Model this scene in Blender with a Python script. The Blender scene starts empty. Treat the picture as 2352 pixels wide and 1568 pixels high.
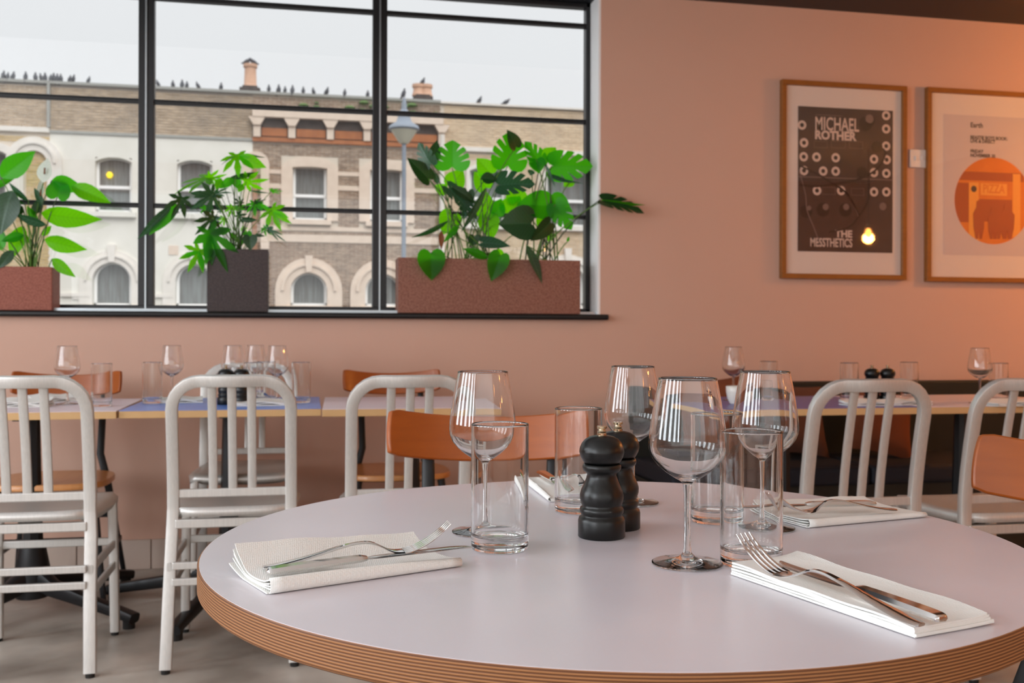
import bpy, bmesh, math, random
from mathutils import Vector, Matrix, geometry
random.seed(7)
PI = math.pi
COL = bpy.context.scene.collection
SC = bpy.context.scene

# ------------------------------------------------------------------ camera, world, sun, large lights, exposure
FPX, CX, CY, ROLL, YAW, EYE = 2290.0, 1176.0, 766.0, 0.003, math.radians(11.5), 1.0
SN, CS = math.sin(YAW), math.cos(YAW)
cam_d = bpy.data.cameras.new('camera'); cam = bpy.data.objects.new('camera', cam_d); COL.objects.link(cam)
cam.location = (0, 0, EYE)
cam.rotation_euler = (Matrix.Rotation(-YAW, 3, 'Z') @ Matrix.Rotation(PI/2, 3, 'X') @ Matrix.Rotation(ROLL, 3, 'Z')).to_euler()
cam_d.sensor_width = 36; cam_d.lens = 36*FPX/2352; cam_d.shift_y = -(784-CY)/2352; cam_d.shift_x = 0
cam_d.clip_end = 200; cam_d.clip_start = 0.05
cam_d.dof.use_dof = True; cam_d.dof.focus_distance = 1.13; cam_d.dof.aperture_fstop = 11
SC.camera = cam
SC.view_settings.view_transform = 'Standard'; SC.view_settings.look = 'None'
SC.view_settings.gamma = 1; SC.view_settings.use_curve_mapping = False
SC.view_settings.exposure = 0.0
cy = SC.cycles
cy.max_bounces = 16; cy.transmission_bounces = 14; cy.transparent_max_bounces = 16; cy.glossy_bounces = 6; cy.diffuse_bounces = 4
cy.sample_clamp_indirect = 6; cy.use_denoising = True; cy.caustics_refractive = True; cy.caustics_reflective = True; cy.blur_glossy = 0.3

world = bpy.data.worlds.new('overcast'); SC.world = world; world.use_nodes = True
nt = world.node_tree; nt.nodes.clear()
def wn(t, **k):
    n = nt.nodes.new(t)
    for a, b in k.items(): setattr(n, a, b)
    return n
w_out = wn('ShaderNodeOutputWorld'); w_bg = wn('ShaderNodeBackground'); w_tc = wn('ShaderNodeTexCoord')
w_sep = wn('ShaderNodeSeparateXYZ'); w_r = wn('ShaderNodeValToRGB'); w_n = wn('ShaderNodeTexNoise'); w_m = wn('ShaderNodeMixRGB')
nt.links.new(w_tc.outputs['Generated'], w_sep.inputs[0]); nt.links.new(w_sep.outputs[2], w_r.inputs[0])
nt.links.new(w_tc.outputs['Generated'], w_n.inputs['Vector']); w_n.inputs['Scale'].default_value = 2.2; w_n.inputs['Detail'].default_value = 3
e = w_r.color_ramp.elements                                    # an even overcast sky, brighter overhead
SK = 2.6
for k_, (p_, c_) in enumerate(((0.0, (.30, .29, .28)), (.006, (.83, .85, .86)), (.33, (.93, .945, .955)), (.62, (1.5, 1.52, 1.55)), (1.0, (2.3, 2.34, 2.4)))):
    x = e[k_] if k_ < 2 else e.new(p_)
    x.position = p_; x.color = tuple(v/SK for v in c_)+(1,)
w_m.blend_type = 'MULTIPLY'; w_m.inputs[0].default_value = 0.06
nt.links.new(w_r.outputs[0], w_m.inputs[1]); nt.links.new(w_n.outputs['Fac'], w_m.inputs[2])
w_bg.inputs[1].default_value = SK*1.03
nt.links.new(w_m.outputs[0], w_bg.inputs[0]); nt.links.new(w_bg.outputs[0], w_out.inputs[0])

def light(name, kind, loc, energy, color, rot=(0, 0, 0), **k):
    d = bpy.data.lights.new(name, kind); d.energy = energy; d.color = color
    for a, b in k.items(): setattr(d, a, b)
    o = bpy.data.objects.new(name, d); o.location = loc; o.rotation_euler = rot; COL.objects.link(o)
    return o
light('sun', 'SUN', (0, -10, 20), 1.6, (1.0, 0.97, 0.93), (math.radians(50), 0, math.radians(20)), angle=math.radians(40))
# added area lights: strips inside the left windows, a fill panel behind the camera
for y_ in (-2.3, -1.1, .1, 1.3, 2.5): light('daylight_left_window', 'AREA', (-3.42, y_, 1.7), 38, (0.88, 0.94, 1.0), (0, -PI/2, 0), shape='RECTANGLE', size=1.6, size_y=.55)
light('front_fill', 'AREA', (-.2, -2.95, 1.55), 31, (1.0, 0.96, 0.92), (PI/2, 0, 0), shape='RECTANGLE', size=6.4, size_y=2.2)

# ------------------------------------------------------------------ where a measured point of the photograph stands in the room
def W(px, py, y):                                              # picture point -> point on the upright plane at this y
    u, v = px-CX, CY-py
    u, v = u-ROLL*v, v+ROLL*u
    l = u/FPX; D = y/(CS-l*SN)
    return Vector((D*SN+l*D*CS, y, EYE+v/FPX*D))
def P(L, D, z=0.0):                                            # L to the right of, D ahead of the standpoint
    return Vector((D*SN+L*CS, D*CS-L*SN, z))

# ------------------------------------------------------------------ materials
def lin(c):
    return tuple(((v/255)/12.92 if v/255 <= 0.04045 else ((v/255+0.055)/1.055)**2.4) for v in c)+(1,)
MATS = {}
def mat(name, col, rough=0.5, metal=0.0, spec=0.5, noise=None, bump=None, coat=0.0, trans=0.0, ior=1.5, emit=None, sheen=0.0):
    """noise = (scale, amount, second colour, stretch), bump = (scale, strength, stretch)"""
    m = bpy.data.materials.new(name); m.use_nodes = True; MATS[name] = m
    n = m.node_tree; b = n.nodes['Principled BSDF']
    b.inputs['Base Color'].default_value = lin(col); b.inputs['Roughness'].default_value = rough
    b.inputs['Metallic'].default_value = metal; b.inputs['Specular IOR Level'].default_value = spec
    b.inputs['Coat Weight'].default_value = coat; b.inputs['Transmission Weight'].default_value = trans; b.inputs['IOR'].default_value = ior
    if sheen: b.inputs['Sheen Weight'].default_value = sheen
    if emit:
        b.inputs['Emission Color'].default_value = lin(emit[0]); b.inputs['Emission Strength'].default_value = emit[1]
    def tex(scale, stretch, detail=4):
        g = n.nodes.new('ShaderNodeTexCoord'); mp = n.nodes.new('ShaderNodeMapping'); t = n.nodes.new('ShaderNodeTexNoise')
        mp.inputs['Scale'].default_value = stretch or (1, 1, 1); t.inputs['Scale'].default_value = scale; t.inputs['Detail'].default_value = detail
        n.links.new(g.outputs['Object'], mp.inputs[0]); n.links.new(mp.outputs[0], t.inputs['Vector'])
        return t
    if noise:
        t = tex(noise[0], noise[3] if len(noise) > 3 else None)
        r = n.nodes.new('ShaderNodeValToRGB'); r.color_ramp.elements[0].position = 0.5-noise[1]/2; r.color_ramp.elements[1].position = 0.5+noise[1]/2
        r.color_ramp.elements[0].color = lin(col); r.color_ramp.elements[1].color = lin(noise[2])
        n.links.new(t.outputs['Fac'], r.inputs[0]); n.links.new(r.outputs[0], b.inputs['Base Color'])
    if bump:
        t = tex(bump[0], bump[2] if len(bump) > 2 else None, 3); bp = n.nodes.new('ShaderNodeBump')
        bp.inputs['Strength'].default_value = bump[1]; bp.inputs['Distance'].default_value = 0.002
        n.links.new(t.outputs['Fac'], bp.inputs['Height']); n.links.new(bp.outputs[0], b.inputs['Normal'])
    return m

mat('wall_paint', (204, 166, 147), 0.55, spec=0.35, noise=(1.2, 0.8, (200, 161, 141)), bump=(60, 0.12))
mat('white_paint', (236, 234, 232), 0.5)
mat('dark_paint', (16, 18, 24), 0.5, bump=(40, 0.05))
mat('ceiling_paint', (228, 228, 228), 0.7)
mat('baseboard_paint', (196, 178, 165), 0.5, noise=(3, 0.5, (186, 167, 153)))
mat('concrete', (136, 127, 117), 0.42, noise=(2.6, 0.30, (190, 181, 170)), bump=(14, 0.25))
mat('frame_steel', (24, 24, 26), 0.38, spec=0.5)
mat('sill_steel', (20, 19, 19), 0.35)
mat('alu_strip', (190, 198, 202), 0.3, 0.8)
mat('aluminium', (216, 213, 208), 0.40, 0.55, noise=(300, 0.5, (202, 200, 196), (1, 1, 0.02)), bump=(220, 0.04, (1, 1, 0.05)))
mat('black_metal', (20, 20, 22), 0.42, spec=0.4)
mat('grey_metal', (96, 108, 112), 0.45, 0.3)
mat('rubber', (26, 24, 22), 0.8)
mat('beech', (168, 86, 26), 0.34, noise=(9, 0.7, (148, 72, 18), (1, 1, 7)), coat=0.08)
mat('beech_seat', (214, 148, 84), 0.34, noise=(9, 0.7, (200, 132, 70), (6, 1, 1)), coat=0.3)
mat('laminate_pink', (222, 217, 223), 0.28, spec=0.6, noise=(5, 0.9, (211, 205, 211)), bump=(260, 0.05))
mat('laminate_lilac', (222, 208, 216), 0.36, spec=0.5)
mat('laminate_blue', (96, 136, 214), 0.34, spec=0.5)
mat('laminate_violet', (84, 82, 160), 0.36, spec=0.5)
mat('bench_dark', (20, 22, 17), 0.7, noise=(4, 0.6, (30, 28, 18)))
mat('bench_navy', (17, 22, 34), 0.75, bump=(300, 0.2))
mat('cushion_rust', (128, 66, 32), 0.9, bump=(180, 0.4), noise=(6, 0.8, (104, 52, 26)))
mat('cushion_brown', (92, 56, 40), 0.9, bump=(180, 0.4))
mat('porcelain', (226, 222, 214), 0.25)
mat('paper_napkin', (232, 231, 226), 0.85, bump=(900, 0.0))
mat('mill_black', (8, 9, 8), 0.32, spec=0.45)
mat('steel', (225, 224, 222), 0.09, 1.0)
mat('steel_brushed', (215, 213, 210), 0.2, 1.0)
mat('brass', (208, 190, 160), 0.12, 1.0)
mat('frame_oak', (150, 92, 34), 0.4, noise=(20, 0.6, (132, 78, 26), (1, 1, 6)))
mat('paper', (232, 216, 204), 0.6)
mat('paper_print', (212, 196, 192), 0.6)
mat('print_dark', (62, 48, 46), 0.55, noise=(26, 0.5, (52, 40, 38)))
mat('print_black', (22, 17, 16), 0.6)
mat('print_grey', (122, 104, 98), 0.6)
mat('print_light', (222, 198, 184), 0.6)
mat('print_orange', (232, 130, 24), 0.6, noise=(14, 0.5, (222, 116, 18)))
mat('print_orange_dark', (176, 78, 18), 0.6)
mat('print_orange_light', (246, 166, 60), 0.6)
mat('planter_red', (128, 60, 38), 0.55, noise=(130, 0.22, (148, 80, 58)), bump=(60, 0.2))
mat('planter_brown', (122, 74, 58), 0.55, noise=(130, 0.22, (146, 98, 80)), bump=(60, 0.2))
mat('planter_black', (50, 40, 39), 0.6, noise=(130, 0.22, (66, 54, 52)), bump=(60, 0.2))
mat('soil', (50, 36, 26), 0.95, bump=(40, 0.9))
mat('switch_plastic', (222, 212, 204), 0.3)
mat('lead_grey', (152, 152, 146), 0.7)
mat('slate', (110, 116, 122), 0.7)
mat('lamp_paint', (128, 138, 150), 0.5)
mat('lamp_glass', (196, 192, 172), 0.4)
mat('pigeon', (66, 68, 74), 0.7)
mat('chimney_clay', (206, 166, 140), 0.8, noise=(8, 0.5, (190, 148, 122)))
mat('stone_cream', (222, 204, 186), 0.8, noise=(5, 0.6, (208, 188, 170)), bump=(20, 0.4))
mat('stone_white', (228, 222, 214), 0.75, noise=(3, 0.5, (214, 208, 198)), bump=(14, 0.4))
mat('white_brick', (226, 223, 214), 0.8, noise=(2, 0.6, (214, 211, 200)), bump=(16, 0.5))
mat('mortar', (206, 194, 178), 0.9)
mat('mortar_dark', (170, 158, 146), 0.9)
mat('upvc', (244, 244, 242), 0.3)
mat('curtain', (196, 196, 190), 0.8, noise=(3, 0.3, (160, 152, 144), (7, 1, 0.4)))
mat('moss', (96, 128, 70), 1.0, bump=(30, 0.8))
mat('terracotta', (176, 110, 66), 0.85, noise=(4, 0.5, (150, 90, 54)))  # orange-brown of the string course and panels on the brown house
mat('dark_masonry', (84, 74, 70), 0.9, noise=(7, 0.6, (60, 52, 50)))  # dark grey-brown for the recessed frieze and the chimney stacks
mat('pipe_brown', (160, 118, 92), 0.6)
mat('dry_leaf', (124, 70, 34), 0.7)
mat('stem_green', (86, 128, 44), 0.5)
mat('stem_dark', (48, 66, 30), 0.5)
mat('asphalt', (96, 96, 96), 0.8)

def brickmat(name, a, b, c):
    m = mat(name, a, 0.85); n = m.node_tree; bs = n.nodes['Principled BSDF']
    g = n.nodes.new('ShaderNodeNewGeometry'); mp = n.nodes.new('ShaderNodeMapping'); mp.inputs['Scale'].default_value = (4.4, 0.1, 13.7)
    t = n.nodes.new('ShaderNodeTexNoise'); t.inputs['Scale'].default_value = 1.0; t.inputs['Detail'].default_value = 2
    t2 = n.nodes.new('ShaderNodeTexNoise'); t2.inputs['Scale'].default_value = 0.9
    r = n.nodes.new('ShaderNodeValToRGB'); r.color_ramp.elements[0].position = 0.34; r.color_ramp.elements[1].position = 0.66
    r.color_ramp.elements[0].color = lin(a); r.color_ramp.elements[1].color = lin(b)
    mx = n.nodes.new('ShaderNodeMixRGB'); mx.inputs[2].default_value = lin(c)
    rr = n.nodes.new('ShaderNodeMapRange'); rr.inputs[1].default_value = 0.5; rr.inputs[2].default_value = 0.68; rr.inputs[4].default_value = 0.6
    n.links.new(g.outputs['Position'], mp.inputs[0]); n.links.new(mp.outputs[0], t.inputs['Vector']); n.links.new(t.outputs['Fac'], r.inputs[0])
    n.links.new(g.outputs['Position'], t2.inputs['Vector']); n.links.new(t2.outputs['Fac'], rr.inputs[0])
    n.links.new(rr.outputs[0], mx.inputs[0]); n.links.new(r.outputs[0], mx.inputs[1]); n.links.new(mx.outputs[0], bs.inputs['Base Color'])
brickmat('brick_brown', (130, 110, 94), (168, 146, 126), (148, 122, 104))
brickmat('brick_stock', (158, 138, 114), (190, 168, 142), (134, 122, 108))
brickmat('brick_yellow', (186, 160, 112), (206, 182, 138), (192, 168, 124))
brickmat('brick_pale', (196, 172, 142), (216, 194, 164), (186, 168, 146))

def glassmat(name, tint=(1, 1, 1, 1), rough=0.0, ior=1.5):
    m = bpy.data.materials.new(name); m.use_nodes = True; n = m.node_tree; n.nodes.clear()
    o = n.nodes.new('ShaderNodeOutputMaterial'); g = n.nodes.new('ShaderNodeBsdfGlass'); g.inputs['Color'].default_value = tint
    g.inputs['Roughness'].default_value = rough; g.inputs['IOR'].default_value = ior; n.links.new(g.outputs[0], o.inputs[0]); MATS[name] = m
glassmat('glass', (0.985, 0.99, 0.99, 1), 0.0, 1.5)
def panemat(name, tint, refl_rough=0.0, scale=1.0):            # thin window glass: clear with Fresnel reflections
    m = bpy.data.materials.new(name); m.use_nodes = True; n = m.node_tree; n.nodes.clear(); MATS[name] = m
    o = n.nodes.new('ShaderNodeOutputMaterial'); t = n.nodes.new('ShaderNodeBsdfTransparent'); g = n.nodes.new('ShaderNodeBsdfGlossy')
    t.inputs[0].default_value = tint; g.inputs['Roughness'].default_value = refl_rough
    f = n.nodes.new('ShaderNodeFresnel'); gb = n.nodes.new('ShaderNodeNewGeometry'); mr = n.nodes.new('ShaderNodeMapRange'); mr.inputs[3].default_value = 1.5; mr.inputs[4].default_value = 1/1.5
    n.links.new(gb.outputs['Backfacing'], mr.inputs[0]); n.links.new(mr.outputs[0], f.inputs[0]); mu = n.nodes.new('ShaderNodeMath'); mu.operation = 'MULTIPLY'; mu.use_clamp = True; mu.inputs[1].default_value = scale
    mx = n.nodes.new('ShaderNodeMixShader'); n.links.new(f.outputs[0], mu.inputs[0]); n.links.new(mu.outputs[0], mx.inputs[0])
    n.links.new(t.outputs[0], mx.inputs[1]); n.links.new(g.outputs[0], mx.inputs[2]); n.links.new(mx.outputs[0], o.inputs[0])
panemat('window_glass', (0.97, 0.975, 0.98, 1))
panemat('picture_glass', (0.98, 0.98, 0.98, 1), 0.02, 1.3)
panemat('far_glass', (0.80, 0.82, 0.83, 1), 0.12, .7)

def leafmat(name, top, lit, rough=0.32, tw=0.55):
    m = bpy.data.materials.new(name); m.use_nodes = True; n = m.node_tree; n.nodes.clear(); MATS[name] = m
    o = n.nodes.new('ShaderNodeOutputMaterial'); b = n.nodes.new('ShaderNodeBsdfPrincipled'); t = n.nodes.new('ShaderNodeBsdfTranslucent'); mx = n.nodes.new('ShaderNodeMixShader')
    b.inputs['Base Color'].default_value = lin(top); b.inputs['Roughness'].default_value = rough; b.inputs['Specular IOR Level'].default_value = 0.5
    t.inputs[0].default_value = lin(lit); mx.inputs[0].default_value = tw
    g = n.nodes.new('ShaderNodeTexCoord'); nz = n.nodes.new('ShaderNodeTexNoise'); nz.inputs['Scale'].default_value = 30; bp = n.nodes.new('ShaderNodeBump'); bp.inputs['Strength'].default_value = 0.25; bp.inputs['Distance'].default_value = 0.002
    n.links.new(g.outputs['Object'], nz.inputs['Vector']); n.links.new(nz.outputs['Fac'], bp.inputs['Height']); n.links.new(bp.outputs[0], b.inputs['Normal'])
    sp = n.nodes.new('ShaderNodeSeparateXYZ'); n.links.new(g.outputs['Object'], sp.inputs[0])
    def M(op, a, b_=None, c=None):
        q = n.nodes.new('ShaderNodeMath'); q.operation = op
        for i, v in enumerate((a, b_, c)):
            if v is None: continue
            if isinstance(v, (int, float)): q.inputs[i].default_value = v
            else: n.links.new(v, q.inputs[i])
        return q.outputs[0]
    ay = M('ABSOLUTE', sp.outputs[1]); side = M('PINGPONG', M('MULTIPLY_ADD', ay, -.75, sp.outputs[0]), .0085)
    vein = M('MAXIMUM', M('LESS_THAN', ay, .0013), M('LESS_THAN', side, .0007))
    vf = M('MULTIPLY', vein, .45)
    for tgt, colr, k_ in ((b.inputs['Base Color'], top, 1), (t.inputs[0], lit, 0)):
        mc = n.nodes.new('ShaderNodeMixRGB'); mc.inputs[1].default_value = lin(colr); mc.inputs[2].default_value = lin(tuple(min(255, v*1.5+30) for v in top)) if k_ else lin(tuple(v*.62 for v in lit))
        n.links.new(vf, mc.inputs[0]); n.links.new(mc.outputs[0], tgt)
    n.links.new(b.outputs[0], mx.inputs[1]); n.links.new(t.outputs[0], mx.inputs[2]); n.links.new(mx.outputs[0], o.inputs[0])
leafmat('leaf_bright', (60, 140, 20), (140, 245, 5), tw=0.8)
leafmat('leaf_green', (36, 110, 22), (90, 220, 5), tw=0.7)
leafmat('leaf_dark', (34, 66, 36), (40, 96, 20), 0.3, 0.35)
leafmat('leaf_sheen', (52, 84, 66), (60, 130, 40), 0.26, 0.3)  # grey-green base carries the bluish sky sheen of the tilted leaves
leafmat('spathe_white', (232, 238, 226), (226, 236, 214), 0.5, 0.5)

def plymat():
    m = mat('plywood_edge', (150, 98, 52), 0.5, spec=0.3); n = m.node_tree; b = n.nodes['Principled BSDF']
    g = n.nodes.new('ShaderNodeTexCoord'); s = n.nodes.new('ShaderNodeSeparateXYZ'); nz = n.nodes.new('ShaderNodeTexNoise'); nz.inputs['Scale'].default_value = 7
    a = n.nodes.new('ShaderNodeMath'); a.operation = 'MULTIPLY_ADD'; a.inputs[1].default_value = 2*PI/0.0029
    q = n.nodes.new('ShaderNodeMath'); q.operation = 'SINE'; nm = n.nodes.new('ShaderNodeMath'); nm.operation = 'MULTIPLY'; nm.inputs[1].default_value = 1.6
    r = n.nodes.new('ShaderNodeValToRGB'); r.color_ramp.elements[0].position = 0.25; r.color_ramp.elements[1].position = 0.8
    r.color_ramp.elements[0].color = lin((102, 62, 36)); r.color_ramp.elements[1].color = lin((162, 112, 70))
    mr = n.nodes.new('ShaderNodeMapRange'); mr.inputs[1].default_value = -1; mr.inputs[2].default_value = 1
    n.links.new(g.outputs['Object'], s.inputs[0]); n.links.new(g.outputs['Object'], nz.inputs['Vector']); n.links.new(nz.outputs['Fac'], nm.inputs[0])
    n.links.new(s.outputs[2], a.inputs[0]); n.links.new(nm.outputs[0], a.inputs[2]); n.links.new(a.outputs[0], q.inputs[0]); n.links.new(q.outputs[0], mr.inputs[0]); n.links.new(mr.outputs[0], r.inputs[0]); n.links.new(r.outputs[0], b.inputs['Base Color'])
    bp = n.nodes.new('ShaderNodeBump'); bp.inputs['Strength'].default_value = 0.35; bp.inputs['Distance'].default_value = 0.001; n.links.new(mr.outputs[0], bp.inputs['Height']); n.links.new(bp.outputs[0], b.inputs['Normal'])
    m2 = m.copy(); m2.name = 'plywood_pale'; MATS['plywood_pale'] = m2
    for nd in m2.node_tree.nodes:
        if nd.type == 'VALTORGB': nd.color_ramp.elements[0].color = lin((196, 152, 100)); nd.color_ramp.elements[1].color = lin((226, 190, 140))
plymat()
def napkinmat():
    m = MATS['paper_napkin']; n = m.node_tree; b = n.nodes['Principled BSDF']
    for nd in [q for q in n.nodes if q.type in ('TEX_NOISE', 'BUMP', 'MAPPING', 'TEX_COORD')]: n.nodes.remove(nd)
    g = n.nodes.new('ShaderNodeTexCoord'); v = n.nodes.new('ShaderNodeTexVoronoi'); v.inputs['Scale'].default_value = 480; v.inputs['Randomness'].default_value = 0.25
    bp = n.nodes.new('ShaderNodeBump'); bp.inputs['Strength'].default_value = 0.6; bp.inputs['Distance'].default_value = 0.0006
    n.links.new(g.outputs['Object'], v.inputs['Vector']); n.links.new(v.outputs['Distance'], bp.inputs['Height']); n.links.new(bp.outputs[0], b.inputs['Normal'])
napkinmat()

# ------------------------------------------------------------------ mesh helpers
class MB:
    def __init__(s): s.v = []; s.f = []; s.m = []
    def add(s, vs, fs, mi=0):
        o = len(s.v); s.v += [tuple(v) for v in vs]; s.f += [tuple(i+o for i in f) for f in fs]; s.m += [mi]*len(fs); return s
    def box(s, x0, x1, y0, y1, z0, z1, mi=0):
        vs = [(x, y, z) for z in (z0, z1) for y in (y0, y1) for x in (x0, x1)]
        return s.add(vs, [(0, 2, 3, 1), (4, 5, 7, 6), (0, 1, 5, 4), (2, 6, 7, 3), (0, 4, 6, 2), (1, 3, 7, 5)], mi)
    def sweep(s, pts, prof, hint, closed=True, caps=True, mi=0, scales=None):
        """sweep a section prof [(u, v)] along pts; v runs along hint (a vector or one per point)"""
        pts = [Vector(p) for p in pts]; n = len(pts); k = len(prof); vs = []
        for i, p in enumerate(pts):
            t = (pts[min(i+1, n-1)]-pts[max(i-1, 0)]).normalized()
            h = Vector(hint[i] if isinstance(hint, list) else hint); v = (h-t*h.dot(t)).normalized(); u = t.cross(v)
            sc = scales[i] if scales else (1, 1)
            vs += [p+u*a*sc[0]+v*b*sc[1] for a, b in prof]
        fs = [(i*k+j, i*k+(j+1) % k, (i+1)*k+(j+1) % k, (i+1)*k+j) for i in range(n-1) for j in range(k)]
        if caps: fs += [tuple(range(k-1, -1, -1)), tuple((n-1)*k+j for j in range(k))]
        return s.add(vs, fs, mi)
    def tube(s, pts, r, k=10, hint=(0.13, 0.31, 0.94), mi=0, scales=None):
        return s.sweep(pts, [(r*math.cos(a*2*PI/k), r*math.sin(a*2*PI/k)) for a in range(k)], hint, mi=mi, scales=scales)
    def lathe(s, prof, k=48, c=(0, 0, 0), mi=0):
        vs = []; fs = []; idx = []
        for r, z in prof:
            if r < 1e-6: idx.append([len(vs)]); vs.append((c[0], c[1], c[2]+z))
            else:
                idx.append(list(range(len(vs), len(vs)+k)))
                vs += [(c[0]+r*math.cos(a*2*PI/k), c[1]+r*math.sin(a*2*PI/k), c[2]+z) for a in range(k)]
        for a, b in zip(idx, idx[1:]):
            for j in range(k):
                j2 = (j+1) % k
                if len(a) == 1 and len(b) == 1: continue
                if len(a) == 1: fs.append((a[0], b[j2], b[j]))
                elif len(b) == 1: fs.append((a[j], a[j2], b[0]))
                else: fs.append((a[j], a[j2], b[j2], b[j]))
        return s.add(vs, fs, mi)
    def prism(s, poly, y0, y1, mi=0):                          # polygon in x, z pulled along y
        n = len(poly); vs = [(x, y0, z) for x, z in poly]+[(x, y1, z) for x, z in poly]
        fs = [tuple(range(n)), tuple(range(2*n-1, n-1, -1))]+[(i, i+n, (i+1) % n+n, (i+1) % n) for i in range(n)]
        return s.add(vs, fs, mi)
    def ring(s, inner, outer, y0, y1, mi=0):                   # band between two open outlines in x, z, pulled along y
        n = len(inner); vs = []
        for p, q in zip(inner, outer): vs += [(p[0], y0, p[1]), (q[0], y0, q[1]), (q[0], y1, q[1]), (p[0], y1, p[1])]
        fs = [(4*i+j, 4*i+(j+1) % 4, 4*i+4+(j+1) % 4, 4*i+4+j) for i in range(n-1) for j in range(4)]+[(0, 1, 2, 3), (4*n-1, 4*n-2, 4*n-3, 4*n-4)]
        return s.add(vs, fs, mi)
    def build(s, name, mats, parent=None, smooth=False, bevel=0, seg=2, xf=None, weld=True):
        me = bpy.data.meshes.new(name)
        vs = [tuple(xf @ Vector(v)) for v in s.v] if xf else s.v
        me.from_pydata(vs, [], s.f)
        for m in (mats if isinstance(mats, (list, tuple)) else [mats]): me.materials.append(MATS[m])
        for p, i in zip(me.polygons, s.m): p.material_index = i
        bm = bmesh.new(); bm.from_mesh(me); bmesh.ops.recalc_face_normals(bm, faces=bm.faces); bm.to_mesh(me); bm.free()
        if smooth:
            me.polygons.foreach_set('use_smooth', [True]*len(me.polygons))
            if smooth != 'all': me.set_sharp_from_angle(angle=math.radians(40))
        o = bpy.data.objects.new(name, me); COL.objects.link(o)
        if parent is not None: o.parent = parent
        if bevel:
            b = o.modifiers.new('soft_edges', 'BEVEL'); b.width = bevel; b.segments = seg; b.limit_method = 'ANGLE'; b.angle_limit = math.radians(50)
        return o
def tag(o, label=None, cat=None, group=None, kind=None):
    for k, v in (('label', label), ('category', cat), ('group', group), ('kind', kind)):
        if v: o[k] = v
    return o
def thing(name, label, cat, loc=(0, 0, 0), rz=0.0, group=None):
    o = bpy.data.objects.new(name, None); COL.objects.link(o); o.location = loc; o.rotation_euler = (0, 0, rz); o.empty_display_size = 0.05
    return tag(o, label, cat, group)
def copy_tree(o, parent=None):
    c = o.copy(); COL.objects.link(c); c.parent = parent
    for ch in list(o.children): copy_tree(ch, c)
    return c
def place(proto, used, loc, rz, label, group=None):
    o = proto if not used else copy_tree(proto)
    o.location = loc; o.rotation_euler = (0, 0, rz); o['label'] = label
    if group: o['group'] = group
    return o
def rrect(w, h, r=0.25, k=3):                                  # rounded section, w x h
    r = min(w, h)*r; out = []
    for cx_, cy_, a0 in ((w/2-r, h/2-r, 0), (-w/2+r, h/2-r, PI/2), (-w/2+r, -h/2+r, PI), (w/2-r, -h/2+r, 3*PI/2)):
        out += [(cx_+r*math.cos(a0+PI/2*i/(k-1)), cy_+r*math.sin(a0+PI/2*i/(k-1))) for i in range(k)]
    return out

# ------------------------------------------------------------------ room shell
WY = 4.45; FY = 4.58; X0, X1, Y0, CZ = -3.6, 7.2, -3.1, 3.0; ZB = 2.578
WL, WR, WB, WT = -2.70, 1.322, 1.09, 2.572                     # the window opening
o = MB().box(X0-.2, X1+.2, Y0-.2, WY+.2, -.12, 0).build('floor', 'concrete'); tag(o, kind='structure')
o = MB().box(X0-.2, X1+.2, Y0-.2, WY+.2, CZ, CZ+.15).build('ceiling', 'ceiling_paint'); tag(o, kind='structure')
tag(MB().box(X0, X1, 3.45, WY+.2, ZB, CZ).build('trim_3', 'dark_paint'), kind='structure')
b = MB().box(X0, WL, WY, WY+.2, 0, ZB).box(WR, X1, WY, WY+.2, 0, ZB).box(WL, WR, WY, WY+.2, 0, WB-.013)
tag(b.build('wall_back', 'wall_paint'), kind='structure')
tag(MB().box(WL, WR, WY+.002, WY+.2, WT, ZB).build('trim_1', 'dark_paint'), kind='structure')
# left and front walls are pierced by unseen windows; added area lights just inside fill the room
b = MB().box(X0-.2, X0, Y0, -2.7, 0, CZ).box(X0-.2, X0, 3.4, WY+.2, 0, CZ).box(X0-.2, X0, -2.7, 3.4, 0, .9).box(X0-.2, X0, -2.7, 3.4, 2.5, CZ)
tag(b.build('wall_left', 'wall_paint'), kind='structure')
tag(MB().box(X1, X1+.2, Y0, WY+.2, 0, CZ).build('wall_right', 'wall_paint'), kind='structure')
b = MB().box(X0, -3.4, Y0-.2, Y0, 0, CZ).box(3.0, X1, Y0-.2, Y0, 0, CZ).box(-3.4, 3.0, Y0-.2, Y0, 0, .45).box(-3.4, 3.0, Y0-.2, Y0, 2.65, CZ)
tag(b.build('wall_front', 'wall_paint'), kind='structure')
tag(MB().box(-3.4, 3.0, Y0-.1, Y0-.08, .45, 2.65).build('window_2', 'window_glass'), kind='structure')
tag(MB().box(X0-.1, X0-.08, -2.7, 3.4, .9, 2.5).build('window_3', 'window_glass'), kind='structure')
# white reveal lining on the right of the window, and a baseboard that reads as separate tiles
tag(MB().box(WR-.012, WR+.001, WY-.001, FY+.06, WB, WT).build('trim_2', 'white_paint', bevel=.002), kind='structure')
bb = thing('baseboard_back', None, None); bb['kind'] = 'structure'
xb = X0; k = 0
proto_t = None
while xb < 1.40:
    w_ = .295
    if proto_t is None: proto_t = MB().box(0, w_-.004, -.014, 0, 0, .125).build('tile', 'baseboard_paint', bb, bevel=.002); t_ = proto_t
    else: t_ = proto_t.copy(); COL.objects.link(t_)
    t_.location = (xb, WY-.001, 0.0005); xb += w_
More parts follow.
